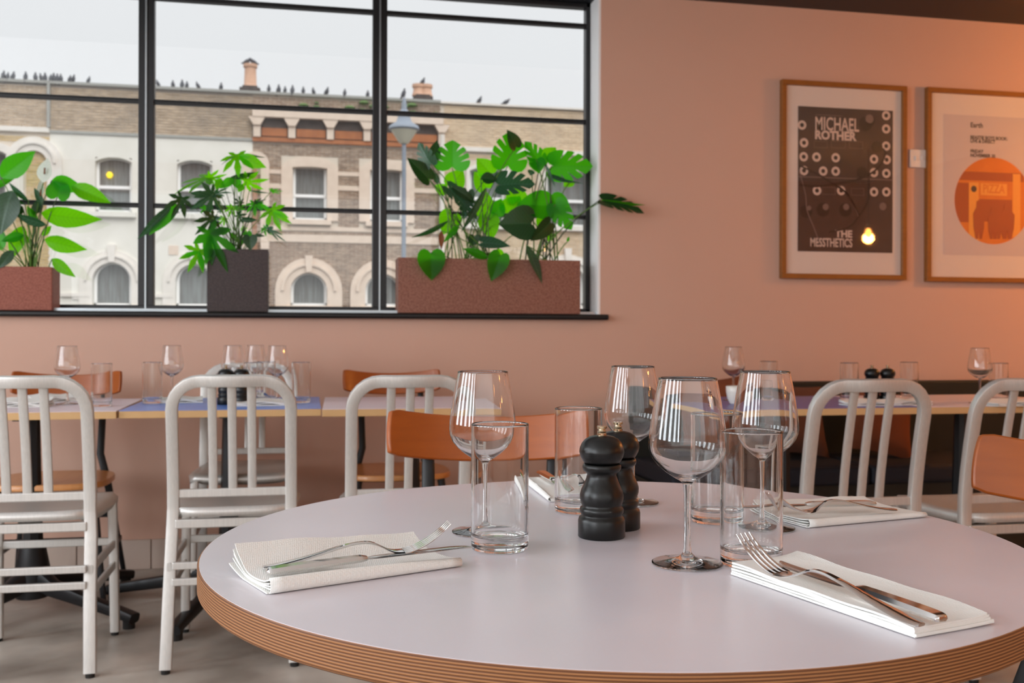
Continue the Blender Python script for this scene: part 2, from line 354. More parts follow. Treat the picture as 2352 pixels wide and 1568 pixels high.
# window joinery
win = thing('window_1', None, None); win['kind'] = 'structure'
def zpx(py, px=1340, y=4.6): return W(px, py, y).z
z1, z2, z3 = zpx(59.5), zpx(279.5), zpx(498.5)
cols = [WL+.02, -1.715, -.7005, .314, 1.323]
def bar(x0, x1, z0, z1, name, d0=0.0, d1=.05):
    return MB().box(x0, x1, FY+d0, FY+d1, z0, z1).build(name, 'frame_steel', win, bevel=.003)
for x in cols[1:4]:
    bar(x-.033, x+.033, WB+.012, WT, 'mullion', .006, .055)
    MB().box(x-.003, x+.003, FY-.004, FY+.008, WB+.012, WT).build('mullion_highlight', 'alu_strip', win)  # pale strip put in as the highlight down each mullion
bar(WL, WL+.03, WB+.012, WT, 'frame_side'); bar(1.288, WR-.013, WB+.012, WT, 'frame_side')
bar(WL, WR-.012, WB+.01, WB+.03, 'frame_bottom'); bar(WL, WR-.012, WT-.02, WT, 'frame_top')
for a, c in zip(cols[:-1], cols[1:]):
    for z in (z1, z2, z3):
        q = MB().box(a+.033, c-.033, FY+.012, FY+.046, z-.0095, z+.0095)
        q.box(a+.033, c-.033, FY+.004, FY+.014, z+.001, z+.0055)
        q.build('glazing_bar', 'frame_steel', win, bevel=.002)
    zz = [WB+.03, z3, z2, z1, WT-.02]
    for za, zb in zip(zz[:-1], zz[1:]):
        MB().box(a+.03, c-.03, FY+.028, FY+.032, za+.008, zb-.008).build('pane', 'window_glass', win)
MB().box(WL, WR-.012, WY+.02, FY+.004, WB, WB+.012).build('sill_strip', 'alu_strip', win)
# window board: dark steel with a rounded end that runs past the opening
s_ = W(1396, 725, 4.42).x; q = MB()
q.sweep([(WL-.06, 0, 0), (s_, 0, 0)], rrect(.20, .026, .45, 5), (0, 0, 1)); q.build('window_board', 'sill_steel', win, smooth=True, xf=Matrix.Translation((0, 4.505, WB-.013)))

# ------------------------------------------------------------------ street and houses across
tag(MB().box(-40, 40, 5.2, 60, -.6, -.5).build('street', 'asphalt'), kind='structure')
FB = 27.0
def fx(px): return W(px, 500, FB).x
def fz(py, px=860): return W(px, py, FB).z
ZP, ZS = 7.33, 6.05                                            # parapet top, string course
def slab(mb, x0, x1, z0, z1, holes, y0, y1):                   # wall slab pierced by rectangular openings
    xs = sorted({min(max(v, x0), x1) for v in [x0, x1]+[h[i] for h in holes for i in (0, 1)]}); zs = sorted({min(max(v, z0), z1) for v in [z0, z1]+[h[i] for h in holes for i in (2, 3)]})
    for za, zb in zip(zs, zs[1:]):
        run = None
        for xa, xb_ in zip(xs, xs[1:]):
            hole = any(h[0] <= (xa+xb_)/2 <= h[1] and h[2] <= (za+zb)/2 <= h[3] for h in holes)
            if not hole and run is None: run = xa
            if hole and run is not None: mb.box(run, xa, y0, y1, za, zb); run = None
        if run is not None: mb.box(run, xs[-1], y0, y1, za, zb)
    return mb
def arch(xc, w, zb, zs, rise, n=14, pad=0):                    # open outline: up, over a segmental or round head, down
    out = [(xc-w, zb), (xc-w, zs)]
    if rise > 0:
        R_ = (w*w+rise*rise)/(2*rise); a = math.asin(min(1, w/R_))
        if rise > w*0.98: a = PI/2; R_ = w
        c_ = zs+rise-R_
        out += [(xc+R_*math.sin(-a+2*a*i/n), c_+R_*math.cos(-a+2*a*i/n)) for i in range(1, n)]
    return out+[(xc+w, zs), (xc+w, zb)]
def far_window(bld, xc, w, zb, zs, rise, blind=0.35, surround=None, smat='stone_white', key=False, sill=True, proud=.07):
    zt = zs+rise
    o = MB(); wf = .07
    o.ring(arch(xc, w-wf, zb+wf, zs, max(rise-.02, .01) if rise > 0 else 0), arch(xc, w, zb, zs, rise), FB+.16, FB+.22); o.box(xc-w, xc+w, FB+.16, FB+.22, zb, zb+wf)
    wo = o.build('window', 'upvc', bld)
    zm = zb+(zt-zb)*.44
    if not rise > w*.9: MB().box(xc-w+.03, xc+w-.03, FB+.14, FB+.21, zm, zm+.08).build('sash_rail', 'upvc', wo)
    MB().box(xc-w+.02, xc+w-.02, FB+.20, FB+.205, zb, zt-.02).build('pane', 'far_glass', wo)
    MB().box(xc-w+.02, xc+w-.02, FB+.28, FB+.30, zb, zt).build('curtain', 'curtain', wo)
    if surround:
        wo_, ro = surround
        s = MB().ring(arch(xc, w+.01, zb-.02, zs, rise+.01), arch(xc, w+wo_, zb-.02, zs+(0 if rise > w*.9 else .03), ro), FB-proud, FB+.17)
        s.build('surround', smat, bld)
        if rise > w*.9: MB().ring(arch(xc, w+wo_*.45, zs, zs+.01, rise+wo_*.45), arch(xc, w+wo_*.62, zs, zs+.01, rise+wo_*.62), FB-proud-.05, FB-proud+.02).build('moulding', smat, bld)
    if key: MB().prism([(xc-.07, zt+.02), (xc-.1, zt+.46), (xc+.1, zt+.46), (xc+.07, zt+.02)], FB-proud-.08, FB).build('keystone', smat, bld)
    if sill: MB().box(xc-w-.12, xc+w+.12, FB-.14, FB+.1, zb-.13, zb).build('sill', smat, bld)
    return (xc-w, xc+w, zb, zt)
def bricks(x0, x1, z0, z1, holes, course=.074, length=.225, arcs=(), gap=.014):
    """brick rectangles (x0, x1, z0, z1) in stretcher bond, cut where an opening or a dressing stands"""
    out = []; r = 0; z = z0
    while z+course <= z1+1e-6:
        cut = [(h[0], h[1]) for h in holes if h[2] < z+course-.01 and h[3] > z+.01]
        for c in arcs:
            dz = abs(z+course/2-c[1])
            if dz < c[2]: w = math.sqrt(c[2]**2-dz*dz); cut.append((c[0]-w, c[0]+w))
        x = x0-(length/2 if r % 2 else 0)
        while x < x1:
            segs = [(max(x, x0), min(x+length-gap, x1))]
            for c0, c1 in cut:
                nx = []
                for a, b_ in segs:
                    if c1 <= a or c0 >= b_: nx.append((a, b_)); continue
                    if c0 > a: nx.append((a, c0))
                    if c1 < b_: nx.append((c1, b_))
                segs = nx
            out += [(a, b_, z, z+course-gap) for a, b_ in segs if b_-a > .02]
            x += length
        z += course; r += 1
    return out
def brick_part(bld, lst, m, name='brickwork', kind='stuff'):
    q = MB()
    for a, b_, c_, d in lst:
        j = random.uniform(-.004, .006); q.box(a, b_, FB-.012-j, FB+.02, c_, d)
    o = q.build(name, m, bld)
    if kind: o['kind'] = kind
    return o
def coping(bld, x0, x1, z, m='lead_grey', h=.07): MB().box(x0, x1, FB-.10, FB+.3, z-h, z).build('coping', m, bld)
ZG = -.5
# house A, left edge: brown parapet over yellow brick
xa = fx(114)
hA = thing('terraced_house', 'yellow brick house at left edge of the window, beside the white one', 'building')
x0a = -10.5; wx = fx(-14)
hole = [far_window(hA, wx, .46, 4.1, 5.25, .28, surround=(.24, .46), proud=.09)]
slab(MB(), x0a, xa, ZG, ZP-.1, hole, FB, FB+.4).build('wall', 'mortar', hA)
brick_part(hA, bricks(x0a, xa, ZS+.12, ZP-.08, []), 'brick_stock')
brick_part(hA, bricks(x0a, xa, 1.2, ZS-.06, [(wx-.75, wx+.75, 4.0, 5.78)]), 'brick_yellow')
MB().box(x0a, xa, FB-.10, FB, ZS-.02, ZS+.10).build('cornice', 'stone_white', hA); coping(hA, x0a, xa, ZP)
MB().box(xa-.05, xa+.02, FB-.12, FB, ZS+.1, ZP).build('downpipe', 'lead_grey', hA)
# house B: white painted
xb0, xb1 = xa, fx(580)
hB = thing('terraced_house', 'white painted house with brown brick parapet and four grey windows', 'building')
zub, zus = fz(487, 260), fz(372, 260)
H_ = []
for p_ in (260.5, 447):
    H_.append(far_window(hB, fx(p_), .44, zub, zus, .11, surround=(.05, .16), smat='white_brick', proud=.015))
for p_ in (258, 447):
    xc = fx(p_); w = .46; H_.append(far_window(hB, xc, w, fz(702, 260), fz(640, 260)-.06, w, surround=(.32, w+.32), smat='stone_white', key=True, proud=.06))
H_.append(far_window(hB, fx(80), .30, 4.0, 5.25, .30, surround=(.36, .66), smat='stone_white', proud=.12, sill=False))
slab(MB(), xb0, xb1, ZG, ZS, H_, FB-.01, FB+.4).build('wall', 'white_brick', hB)
MB().box(xb0, xb1, FB, FB+.4, ZS, ZP-.07).build('parapet_core', 'mortar_dark', hB)
brick_part(hB, bricks(xb0, xb1, ZS+.04, ZP-.08, []), 'brick_stock')
MB().box(xb0, xb1, FB-.05, FB+.02, ZS-.02, ZS+.05).build('string_course', 'lead_grey', hB); coping(hB, xb0, xb1, ZP)
for xx in (fx(175), fx(365)): MB().box(xx-.35, xx+.35, FB-.07, FB, fz(682, 260), fz(674, 260)).build('impost', 'stone_white', hB)
MB().box(fx(388), fx(410), FB-.03, FB, fz(585, 400), fz(564, 400)).build('plaque', 'stone_cream', hB)
MB().box(fx(168), fx(190), FB-.05, FB, fz(688, 260), fz(680, 260)).build('impost', 'stone_white', hB)
lo = MB().lathe([(0, -.09), (.06, -.07), (.09, 0), (.06, .07), (0, .09)], 12).build('glow_spot', 'print_orange_light', smooth=True)  # small yellow emissive spot set behind the pane
mat('yellow_glow', (250, 210, 40), .5, emit=((250, 215, 40), 1.2)); lo.data.materials[0] = MATS['yellow_glow']
lo.location = W(252, 402, FB+.25); tag(lo, 'small glowing yellow spot in the upper left window of the white house', 'lamp')
# house C: brown brick with cream dressings
xc0, xc1 = xb1, fx(1011)
hC = thing('terraced_house', 'brown brick house with cream arched dressings and a corbelled cornice', 'building')
H_ = []; cover = []; arcs = []
zub, zus = fz(505, 711), fz(386, 711)
for p_ in (711.5, 888):
    xc = fx(p_); H_.append(far_window(hC, xc, .44, zub, zus, .02, surround=(.30, .26), smat='stone_cream', proud=.06)); cover.append((xc-.74, xc+.74, zub-.2, zus+.30))
zls = fz(668, 711)
for p_ in (710, 880):
    xc = fx(p_); w = .47; H_.append(far_window(hC, xc, w, fz(702, 711), zls, w, surround=(.40, w+.40), smat='stone_cream', key=True, proud=.10)); cover.append((xc-.87, xc+.87, fz(702, 711), zls)); arcs.append((xc, zls, .85))
zc0 = fz(325, 700); zcor = fz(272, 700)
slab(MB(), xc0, xc1, ZG, ZP-.07, H_, FB, FB+.4).build('wall', 'mortar', hC)
bands = []
for py in (395, 429): bands.append((fz(py, 640)-.05, fz(py, 640)+.05))
for py, h in ((524, .05), (546, .10)): bands.append((fz(py, 640)-h, fz(py, 640)+h))
for za, zb in bands: slab(MB(), xc0+.25, xc1, za, zb, [(h[0]-.3, h[1]+.3, h[2], h[3]+.3) for h in H_], FB-.04, FB+.02).build('stone_band', 'stone_cream', hC)
lst = bricks(xc0, xc1, 1.4, zc0-.04, cover+[(xc0, xc1, a, c) for a, c in bands], arcs=arcs)+bricks(xc0, xc1, zcor+.16, ZP-.08, [])
lst.sort(key=lambda b_: (b_[0]-.2)**2+(b_[2]-4.6)**2*1.2); near, rest = lst[:290], lst[290:]
bk = MB().box(0, .213, -.012, .02, 0, .062).build('brick', 'brick_brown', hC); bk.location = (near[0][0], FB, near[0][2])
for b_ in near[1:]:
    c_ = bk.copy(); COL.objects.link(c_); c_.location = (b_[0], FB-random.uniform(-.004, .006), b_[2]); c_.scale.x = (b_[1]-b_[0])/.213
brick_part(hC, rest, 'brick_brown')
MB().box(xc0, xc1+.05, FB-.22, FB, zcor-.04, zcor+.14).build('cornice', 'stone_cream', hC)
MB().box(xc0, xc1+.05, FB-.10, FB, zc0-.05, zc0+.06).build('string_course', 'terracotta', hC)
MB().box(xc0, xc1, FB-.03, FB, zc0+.06, zcor-.04).build('frieze', 'dark_masonry', hC)
cor = [fx(p_) for p_ in (590, 670, 758, 842, 926, 1013)]
for x in cor:
    MB().box(x-.09, x+.09, FB-.14, FB, zc0+.06, zcor-.25).prism([(x-.09, zcor-.25), (x-.2, zcor-.06), (x-.2, zcor-.04), (x+.2, zcor-.04), (x+.2, zcor-.06), (x+.09, zcor-.25)], FB-.2, FB).build('corbel', 'stone_cream', hC)
for a, c in zip(cor, cor[1:]): MB().box(a+.12, c-.12, FB-.06, FB, zc0+.10, zcor-.30).build('panel', 'terracotta', hC)
coping(hC, xc0, xc1, ZP)
q = MB()
for i in range(70):
    x = random.uniform(fx(690), fx(1000)); z = random.choice([ZP-.55, ZP-.50, zcor+.16]) if random.random() < .7 else random.uniform(zcor+.2, ZP-.15); s_ = random.uniform(.06, .17)
    q.lathe([(0, -s_*.3), (s_, 0), (s_*.6, s_*.3), (0, s_*.4)], 7, (x, FB-.03-random.random()*.04, z))
o = q.build('moss', 'moss', hC); o['kind'] = 'stuff'
MB().ring(arch(fx(588), .12, 3.2, 5.35, .12), arch(fx(588), .34, 3.2, 5.35, .40), FB-.10, FB+.01).build('pilaster_arch', 'stone_cream', hC)
MB().box(xc0+.0, xc0+.12, FB-.09, FB-.01, 1.4, 5.3).build('downpipe', 'pipe_brown', hC)
# house D: pale stock brick on the right
hD = thing('terraced_house', 'pale brick house at the right, behind the monstera leaves', 'building')
xd1 = 13.0; zsD = fz(343, 1050)
xc = fx(1303); hole = [far_window(hD, xc, .60, fz(520, 1303), fz(400, 1303), .10, surround=(.10, .2), smat='stone_white')]
xc2 = fx(1120); hole.append(far_window(hD, xc2, .5, fz(520, 1303), fz(400, 1303), .10, surround=(.10, .2), smat='stone_white'))
xl = fx(1303); hole.append(far_window(hD, xl, .5, fz(702, 1303), fz(650, 1303), .5, surround=(.3, .8), smat='stone_white', key=True))
slab(MB(), xc1, xd1, ZG, ZP-.1, hole, FB, FB+.4).build('wall', 'mortar', hD)
cov = [(h[0]-.25, h[1]+.25, h[2]-.15, h[3]+.2) for h in hole]
brick_part(hD, bricks(xc1+.1, 9.2, zsD+.08, ZP-.08, []), 'brick_pale'); brick_part(hD, bricks(xc1+.1, 9.2, 1.4, zsD-.06, cov), 'brick_pale')
MB().box(xc1+.1, xd1, FB-.10, FB, zsD-.05, zsD+.07).build('cornice', 'stone_white', hD); coping(hD, xc1, xd1, ZP-.03, 'stone_white', .05)
MB().tube([(xc1+.03, FB-.12, 0), (xc1+.03, FB-.12, zcor-.3)], .07, 8).build('downpipe', 'stone_white', hD)
tag(MB().prism([(fx(1315), ZP), (fx(1345), ZP+.42), (12, ZP+1.6), (12, ZP)], FB+3, FB+6).build('slate_roof', 'slate'), 'grey slate roof rising behind the pale brick house', 'roof')
# chimneys
def chimney(px, label, n, zt):
    x = fx(px); c = thing('chimney', label, 'chimney', (x, FB+.6, ZP-.06))
    q = MB().box(-.33, .33, -.3, .3, 0, .12).box(-.27, .27, -.25, .25, .12, .26).box(-.2, .2, -.2, .2, .26, .32)
    q.build('stack', 'dark_masonry', c, bevel=.02)
    for i in range(n):
        MB().lathe([(0, .3), (.19, .3), (.18, .36), (.165, .38), (.15, zt-.1), (.185, zt-.08), (.185, zt), (.13, zt), (.13, zt-.2), (0, zt-.2)], 16, ((i-(n-1)/2)*.2, 0, 0)).build('chimney_pot', 'chimney_clay', c, smooth=True)
chimney(571, 'tall single clay chimney pot on the brown parapet, left of the two chimneys', 1, .92)
chimney(975, 'lower stepped chimney with two pots, right of the two chimneys', 2, .62)
# pigeons along the roofline
def pigeon():
    q = MB()
    body = [(-.17, 0, -.06), (-.10, 0, -.02), (-.02, 0, .03), (.05, 0, .09), (.09, 0, .14)]
    q.tube(body, .092, 8, (0, 1, 0), scales=[(.35, .35), (.8, .7), (1.0, 1.0), (.85, .85), (.45, .45)])
    q.tube([(.075, 0, .12), (.10, 0, .17), (.13, 0, .185), (.16, 0, .18)], .038, 8, (0, 1, 0), scales=[(.9, .9), (1, 1), (.85, .85), (.2, .2)])
    q.tube([(-.12, 0, -.04), (-.24, 0, -.09)], .035, 6, (0, 1, 0), scales=[(1, 1), (1, .4)])
    for s in (-1, 1): q.tube([(0, s*.02, -.02), (.01, s*.02, -.10)], .008, 5, (0, 1, 0))
    return q
pg = pigeon().build('pigeon', 'pigeon', smooth='all'); used = False
flat = [(5, 0), (18, 40), (31, 65), (59, 122), (80, 165), (93, 180), (104, 215), (116, 240), (124, 255), (133, 270), (141, 285), (160, 330), (168, 345), (204, 422), (361, 745), (395, 815), (418, 862), (430, 885), (453, 935), (508, 1048), (617, 1273), (641, 1322), (655, 1350), (671, 1385), (696, 1435), (718, 1480), (750, 1547), (791, 1632), (845, 1745)]
ORD = 'first second third fourth fifth sixth seventh eighth'.split()
SEG = ((110, 'yellow brick house roofline, {} from the left edge', 'pigeons on the yellow house'), (300, 'roofline above the upper left window of the white house, {} from left', 'pigeons on the white house, left of the mullion'),
       (560, 'white house roofline just left of the tall chimney, {} from left', 'pigeons on the white house, right of the mullion'), (780, 'brown house roofline right of the tall chimney, {} from left', 'pigeons on the brown house'), (9999, 'brown house roofline near the middle mullion, {} from left', 'pigeons near the middle mullion'))
def spot(i, px):
    lo = 0
    for hi, t_, g_ in SEG:
        if px < hi: return 'pigeon on the '+t_.format(ORD[sum(1 for p, _ in flat if lo <= p < px)]), g_
        lo = hi
for i, (px, _) in enumerate(flat):
    o = pg if not used else pg.copy()
    if used: COL.objects.link(o)
    used = True
    o.location = (fx(px), FB-.02, ZP+.055); o.rotation_euler = (0, random.uniform(-.85, -.3), random.choice([0, PI, .6, 2.4, -.7, 1.4])); s = random.uniform(.5, .68); o.scale = (s, s, s)
    tag(o, spot(i, px)[0], 'bird', spot(i, px)[1])
for px, z, y_, lb in ((564, ZP-.06+.92+.055, FB+.6, 'pigeon with spread tail on the tall chimney pot, left bird'), (577, ZP-.06+.92+.055, FB+.6, 'pigeon on the tall chimney pot, right bird'), (976, ZP-.06+.62+.055, FB+.6, 'pigeon perched upright on the lower stepped chimney'),
                      (1101, ZP+.035, FB, 'upright pigeon on the pale brick house roofline'), (1162, ZP+.03, FB, 'crouching pigeon farthest right on the pale brick roofline')):
    o = pg.copy(); COL.objects.link(o); o.location = (fx(px), y_-.02, z); o.scale = (.62, .62, .62); o.rotation_euler = (0, -.3 if 'upright' in lb else .1, random.choice([0, PI])); tag(o, lb, 'bird'); 
    if 'group' in o: del o['group']
# street lamp
YL = 20.0; p0 = W(928, 330, YL); sl = thing('street_lamp', 'blue-grey street lamp with conical hood outside the window', 'street lamp', (p0.x, YL, -.5))
zl = lambda py: W(928, py, YL).z+.5
MB().lathe([(.09, 0), (.09, .9), (.06, .95), (.048, 1.2), (.042, zl(325)), (0, zl(325))], 12).build('pole', 'lamp_paint', sl, smooth=True)
a = zl(330); MB().lathe([(0, a), (.08, a), (.13, a+.06), (.26, zl(300)), (.24, zl(298)), (0, zl(298))], 20).build('lantern_glass', 'lamp_glass', sl, smooth=True)
MB().lathe([(.26, zl(300)), (.31, zl(297)), (.29, zl(290)), (.16, zl(280)), (.12, zl(268)), (.15, zl(262)), (.06, zl(252)), (.05, zl(238)), (.03, zl(228)), (0, zl(220))], 20).build('hood', 'lamp_paint', sl, smooth=True)
o = pg.copy(); COL.objects.link(o); o.location = (p0.x, YL, zl(220)-.5+.03); o.rotation_euler = (0, -.5, .4); o.scale = (.5, .5, .5); tag(o, 'pigeon perched on top of the street lamp', 'bird')
if 'group' in o: del o['group']

# ------------------------------------------------------------------ pictures, switch, lamps on the right
def text(s, loc, size, m, parent, name='lettering', sx=1.0, off=0.0, align='LEFT', z_ext=.0002):
    d = bpy.data.curves.new(name, 'FONT'); d.body = s; d.size = size; d.offset = off; d.extrude = z_ext; d.align_x = align; d.resolution_u = 3
    d.materials.append(MATS[m]); o = bpy.data.objects.new(name, d); COL.objects.link(o); o.parent = parent
    me = bpy.data.meshes.new_from_object(o); bpy.data.objects.remove(o); o = bpy.data.objects.new(name, me); COL.objects.link(o); o.parent = parent
    o.location = loc; o.rotation_euler = (PI/2, 0, 0); o.scale = (sx, 1, 1); return o
def picture(name, label, x0, x1, z0, z1, fw=.024):
    xc, zc = (x0+x1)/2, (z0+z1)/2; t = thing(name, label, 'picture', (xc, WY-.001, zc)); a, b_, c, d = x0-xc, x1-xc, z0-zc, z1-zc
    q = MB().box(a, b_, -.03, 0, c, c+fw).box(a, b_, -.03, 0, d-fw, d).box(a, a+fw, -.03, 0, c+fw, d-fw).box(b_-fw, b_, -.03, 0, c+fw, d-fw)
    q.build('picture_frame', 'frame_oak', t, bevel=.002)
    MB().box(a+fw, b_-fw, -.012, -.002, c+fw, d-fw).build('mount', 'paper', t)
    MB().box(a+fw, b_-fw, -.019, -.018, c+fw, d-fw).build('picture_glass', 'picture_glass', t)
    return t
pa, pb = W(1797, 181, 4.42), W(2083, 643, 4.42)
p1 = picture('framed_poster', 'framed dark poster of a synthesiser panel with MICHAEL ROTHER lettering', pa.x, pb.x, pb.z, pa.z)
ox, oz = p1.location.x, p1.location.z; YP = WY-.0135
def Q(X, Y):                                                   # point of the close-up -> place on the print
    v = W(1750+X/2.613, 120+Y/2.613, YP); return v.x-ox, v.z-oz
ax, az = Q(217, 322); bx, bz = Q(783, 1205)
MB().box(ax, bx, -.0135, -.012, bz, az).build('print', 'print_dark', p1)
yf = -.0137
x, z = Q(316, 466); text('MICHAEL', (x, yf, z+.002), .090, 'print_light', p1, sx=.635, off=.0012)
x, z = Q(316, 521); text('ROTHER', (x, yf, z+.002), .0575, 'print_light', p1, sx=.98, off=.0024)
x, z = Q(440, 1110); text('THE', (x, yf, z+.002), .0465, 'print_light', p1, sx=1.05, off=.0018)
x, z = Q(288, 1166); text('MESSTHETICS', (x, yf, z+.002), .058, 'print_light', p1, sx=.64, off=.0012)
x, z = Q(318, 376); MB().box(x, x+.145, yf-.0002, yf, z, z+.003).build('print_line', 'print_grey', p1)
def flat_ring(X, Y, r0, r1, m, name, d=0.0, k=24):
    x, z = Q(X, Y); q = MB(); vs = []; 
    for i in range(k):
        a_ = i*2*PI/k; vs += [(x+r0*math.cos(a_), yf-d, z+r0*math.sin(a_)), (x+r1*math.cos(a_), yf-d, z+r1*math.sin(a_))]
    return q.add(vs, [(2*i, 2*i+1, (2*i+3) % (2*k), (2*i+2) % (2*k)) for i in range(k)]).build(name, m, p1)
for X, Y in ((745, 380), (745, 460), (240, 437), (252, 543), (745, 563), (250, 627), (327, 629), (442, 633), (672, 642), (748, 645), (252, 710), (367, 713), (442, 714), (672, 722), (746, 727), (330, 830), (475, 830), (672, 838), (746, 838)):
    flat_ring(X, Y, .0001, .011, 'print_black', 'socket_hole'); flat_ring(X, Y, .0105, .0225, 'print_light', 'socket_ring', .0001)
for X, Y, r in ((620, 430, .036), (650, 410, .027), (365, 945, .034), (500, 945, .034), (265, 955, .032), (690, 568, .03), (600, 722, .03)): flat_ring(X, Y, .0001, r, 'print_black', 'knob_shadow', .0002)
for X, Y, r in ((645, 400, .022), (382, 928, .016), (505, 928, .016), (282, 935, .012), (725, 925, .019)): flat_ring(X, Y, .0001, r, 'print_grey', 'knob_cap', .0003)
for X0_, Y0_, X1_, Y1_ in ((312, 532, 392, 575), (415, 532, 500, 577), (525, 534, 605, 580), (360, 808, 440, 855), (535, 815, 612, 860)):
    a_, b_ = Q(X0_, Y0_), Q(X1_, Y1_); q = MB(); l = .0016
    q.box(a_[0], b_[0], yf-.0002, yf, a_[1]-l, a_[1]).box(a_[0], b_[0], yf-.0002, yf, b_[1], b_[1]+l).box(a_[0], a_[0]+l, yf-.0002, yf, b_[1], a_[1]).box(b_[0]-l, b_[0], yf-.0002, yf, b_[1], a_[1])
    q.build('printed_box', 'print_grey', p1)
a_, b_ = Q(218, 758), Q(782, 770); MB().box(a_[0], b_[0], yf-.0002, yf, b_[1], b_[1]+.005).build('print_line', 'print_grey', p1)
def cable(pts, m, r=.004):
    vs = [Q(*p) for p in pts]; pp = []
    for i in range(len(vs)-1):
        for t_ in (0, .34, .67):
            p_0 = vs[max(i-1, 0)]; p_1 = vs[i]; p_2 = vs[i+1]; p_3 = vs[min(i+2, len(vs)-1)]
            pp.append((0.5*((2*p_1[0])+(-p_0[0]+p_2[0])*t_+(2*p_0[0]-5*p_1[0]+4*p_2[0]-p_3[0])*t_*t_+(-p_0[0]+3*p_1[0]-3*p_2[0]+p_3[0])*t_**3), yf-.0006,
                       0.5*((2*p_1[1])+(-p_0[1]+p_2[1])*t_+(2*p_0[1]-5*p_1[1]+4*p_2[1]-p_3[1])*t_*t_+(-p_0[1]+3*p_1[1]-3*p_2[1]+p_3[1])*t_**3)))
    pp.append((vs[-1][0], yf-.0006, vs[-1][1]))
    MB().sweep(pp, [(r, .0003), (-r, .0003), (-r, -.0003), (r, -.0003)], (0, 1, 0)).build('printed_cable', m, p1)
cable([(225, 680), (320, 725), (420, 785), (500, 840), (550, 910), (585, 985)], 'print_black')
cable([(225, 720), (260, 850), (270, 950), (310, 1050), (340, 1130)], 'print_grey', .0025)
cable([(225, 795), (330, 805), (470, 785), (600, 755), (700, 690), (740, 600), (700, 570)], 'print_black', .005)
cable([(640, 760), (640, 880), (590, 970), (520, 1050), (400, 1080)], 'print_black', .0035)
cable([(460, 800), (520, 860), (570, 960), (575, 985)], 'print_grey', .0022)
pa2, pb2 = W(2131, 199, 4.42), W(2131, 646, 4.42)
p2 = picture('framed_poster', 'framed pale poster with an orange circle photograph at the right edge', pa2.x, pa2.x+.70, pb2.z, pa2.z)
p1_, ox, oz = p1, p2.location.x, p2.location.z
ax, az = Q(1090, 370); bx, bz = Q(1100, 1215)
MB().box(ax, pa2.x+.70-ox-.085, -.0135, -.012, bz, az).build('print', 'paper_print', p2)
for s, X, Y, sz in (('Earth', 1250, 450, .034), ('BEASTIE BOYS BOOK:', 1250, 519, .0225), ('LIVE & DIRECT', 1250, 541, .0225), ('FRIDAY', 1250, 602, .0225), ('NOVEMBER 30', 1250, 627, .0225)):
    x, z = Q(X, Y); text(s, (x, yf, z), sz*1.05, 'print_black', p2, sx=.93, off=.0008)
x, z = Q(1387, 892); RC = .2185
def disc(x, z, r, d, m, name, k=48):
    return MB().add([(x, yf-d, z)]+[(x+r*math.cos(i*2*PI/k), yf-d, z+r*math.sin(i*2*PI/k)) for i in range(k)], [(0, i+1, (i+1) % k+1) for i in range(k)]).build(name, m, p2)
disc(x, z, RC, .0, 'print_orange', 'orange_circle', 64)
CXZ = (x, z)
def rect(X0_, Y0_, X1_, Y1_, d, m, name):                      # printed rectangle, kept inside the circle
    a_, b_ = Q(X0_, Y0_), Q(X1_, Y1_); poly = [(CXZ[0]+RC*.995*math.cos(i*PI/40), CXZ[1]+RC*.995*math.sin(i*PI/40)) for i in range(80)]
    for ax_, lim, sg in ((0, a_[0], 1), (0, b_[0], -1), (1, b_[1], 1), (1, a_[1], -1)):
        out = []
        for p_, q_ in zip(poly, poly[1:]+poly[:1]):
            ip, iq = (p_[ax_]-lim)*sg >= 0, (q_[ax_]-lim)*sg >= 0
            if ip: out.append(p_)
            if ip != iq: t_ = (lim-p_[ax_])/(q_[ax_]-p_[ax_]); out.append((p_[0]+(q_[0]-p_[0])*t_, p_[1]+(q_[1]-p_[1])*t_))
        poly = out
    if len(poly) < 3: return None
    return MB().prism(poly, yf-d-.0001, yf-d).build(name, m, p2)
rect(1160, 712, 1570, 780, .0001, 'print_orange_dark', 'shopfront_awning'); rect(1125, 780, 1240, 1020, .0001, 'print_orange_dark', 'shopfront_wall')
rect(1242, 780, 1300, 1130, .0002, 'print_orange_light', 'shopfront_pillar'); rect(1312, 785, 1470, 862, .0002, 'print_orange_light', 'shop_sign')
rect(1505, 730, 1550, 1110, .0002, 'print_orange_light', 'shopfront_pillar'); rect(1305, 880, 1500, 1020, .00015, 'print_orange_dark', 'shopfront_window')
x, z = Q(1324, 847); text('PIZZA', (x, yf-.0004, z+.004), .062, 'print_orange', p2, sx=.74, off=.0008)
x, z = Q(1271, 820); disc(x, z, .016, .0004, 'print_dark', 'round_sign', 20)
for X, h, w in ((1300, 235, 34), (1385, 200, 30), (1410, 195, 30), (1470, 220, 44)):
    yb = 1120; q = MB(); pts = [(-.9, -.45), (-.55, -1), (-.1, -1), (0, -.5), (.1, -1), (.55, -1), (.9, -.45), (1, .3), (.45, .62), (.4, .9), (0, 1), (-.4, .9), (-.45, .62), (-1, .3)]
    pp = [Q(X+a_*w, yb-h/2-c*h/2) for a_, c in pts]; q.prism(pp, yf-.0005-X*1e-6, yf-.0004).build('printed_figure', 'print_orange_dark', p2)
ws = thing('wall_switch', 'white double wall switch between the two framed posters', 'switch', W(2108, 365, WY-.001))
MB().box(-.05, .05, -.012, 0, -.045, .045).build('switch_plate', 'switch_plastic', ws, bevel=.004)
for s in (-1, 1): MB().box(s*.018-.006, s*.018+.006, -.017, -.012, -.01, .012).build('rocker', 'switch_plastic', ws, bevel=.001)
mat('bulb_glow', (255, 170, 80), .4, emit=((255, 160, 70), 40))
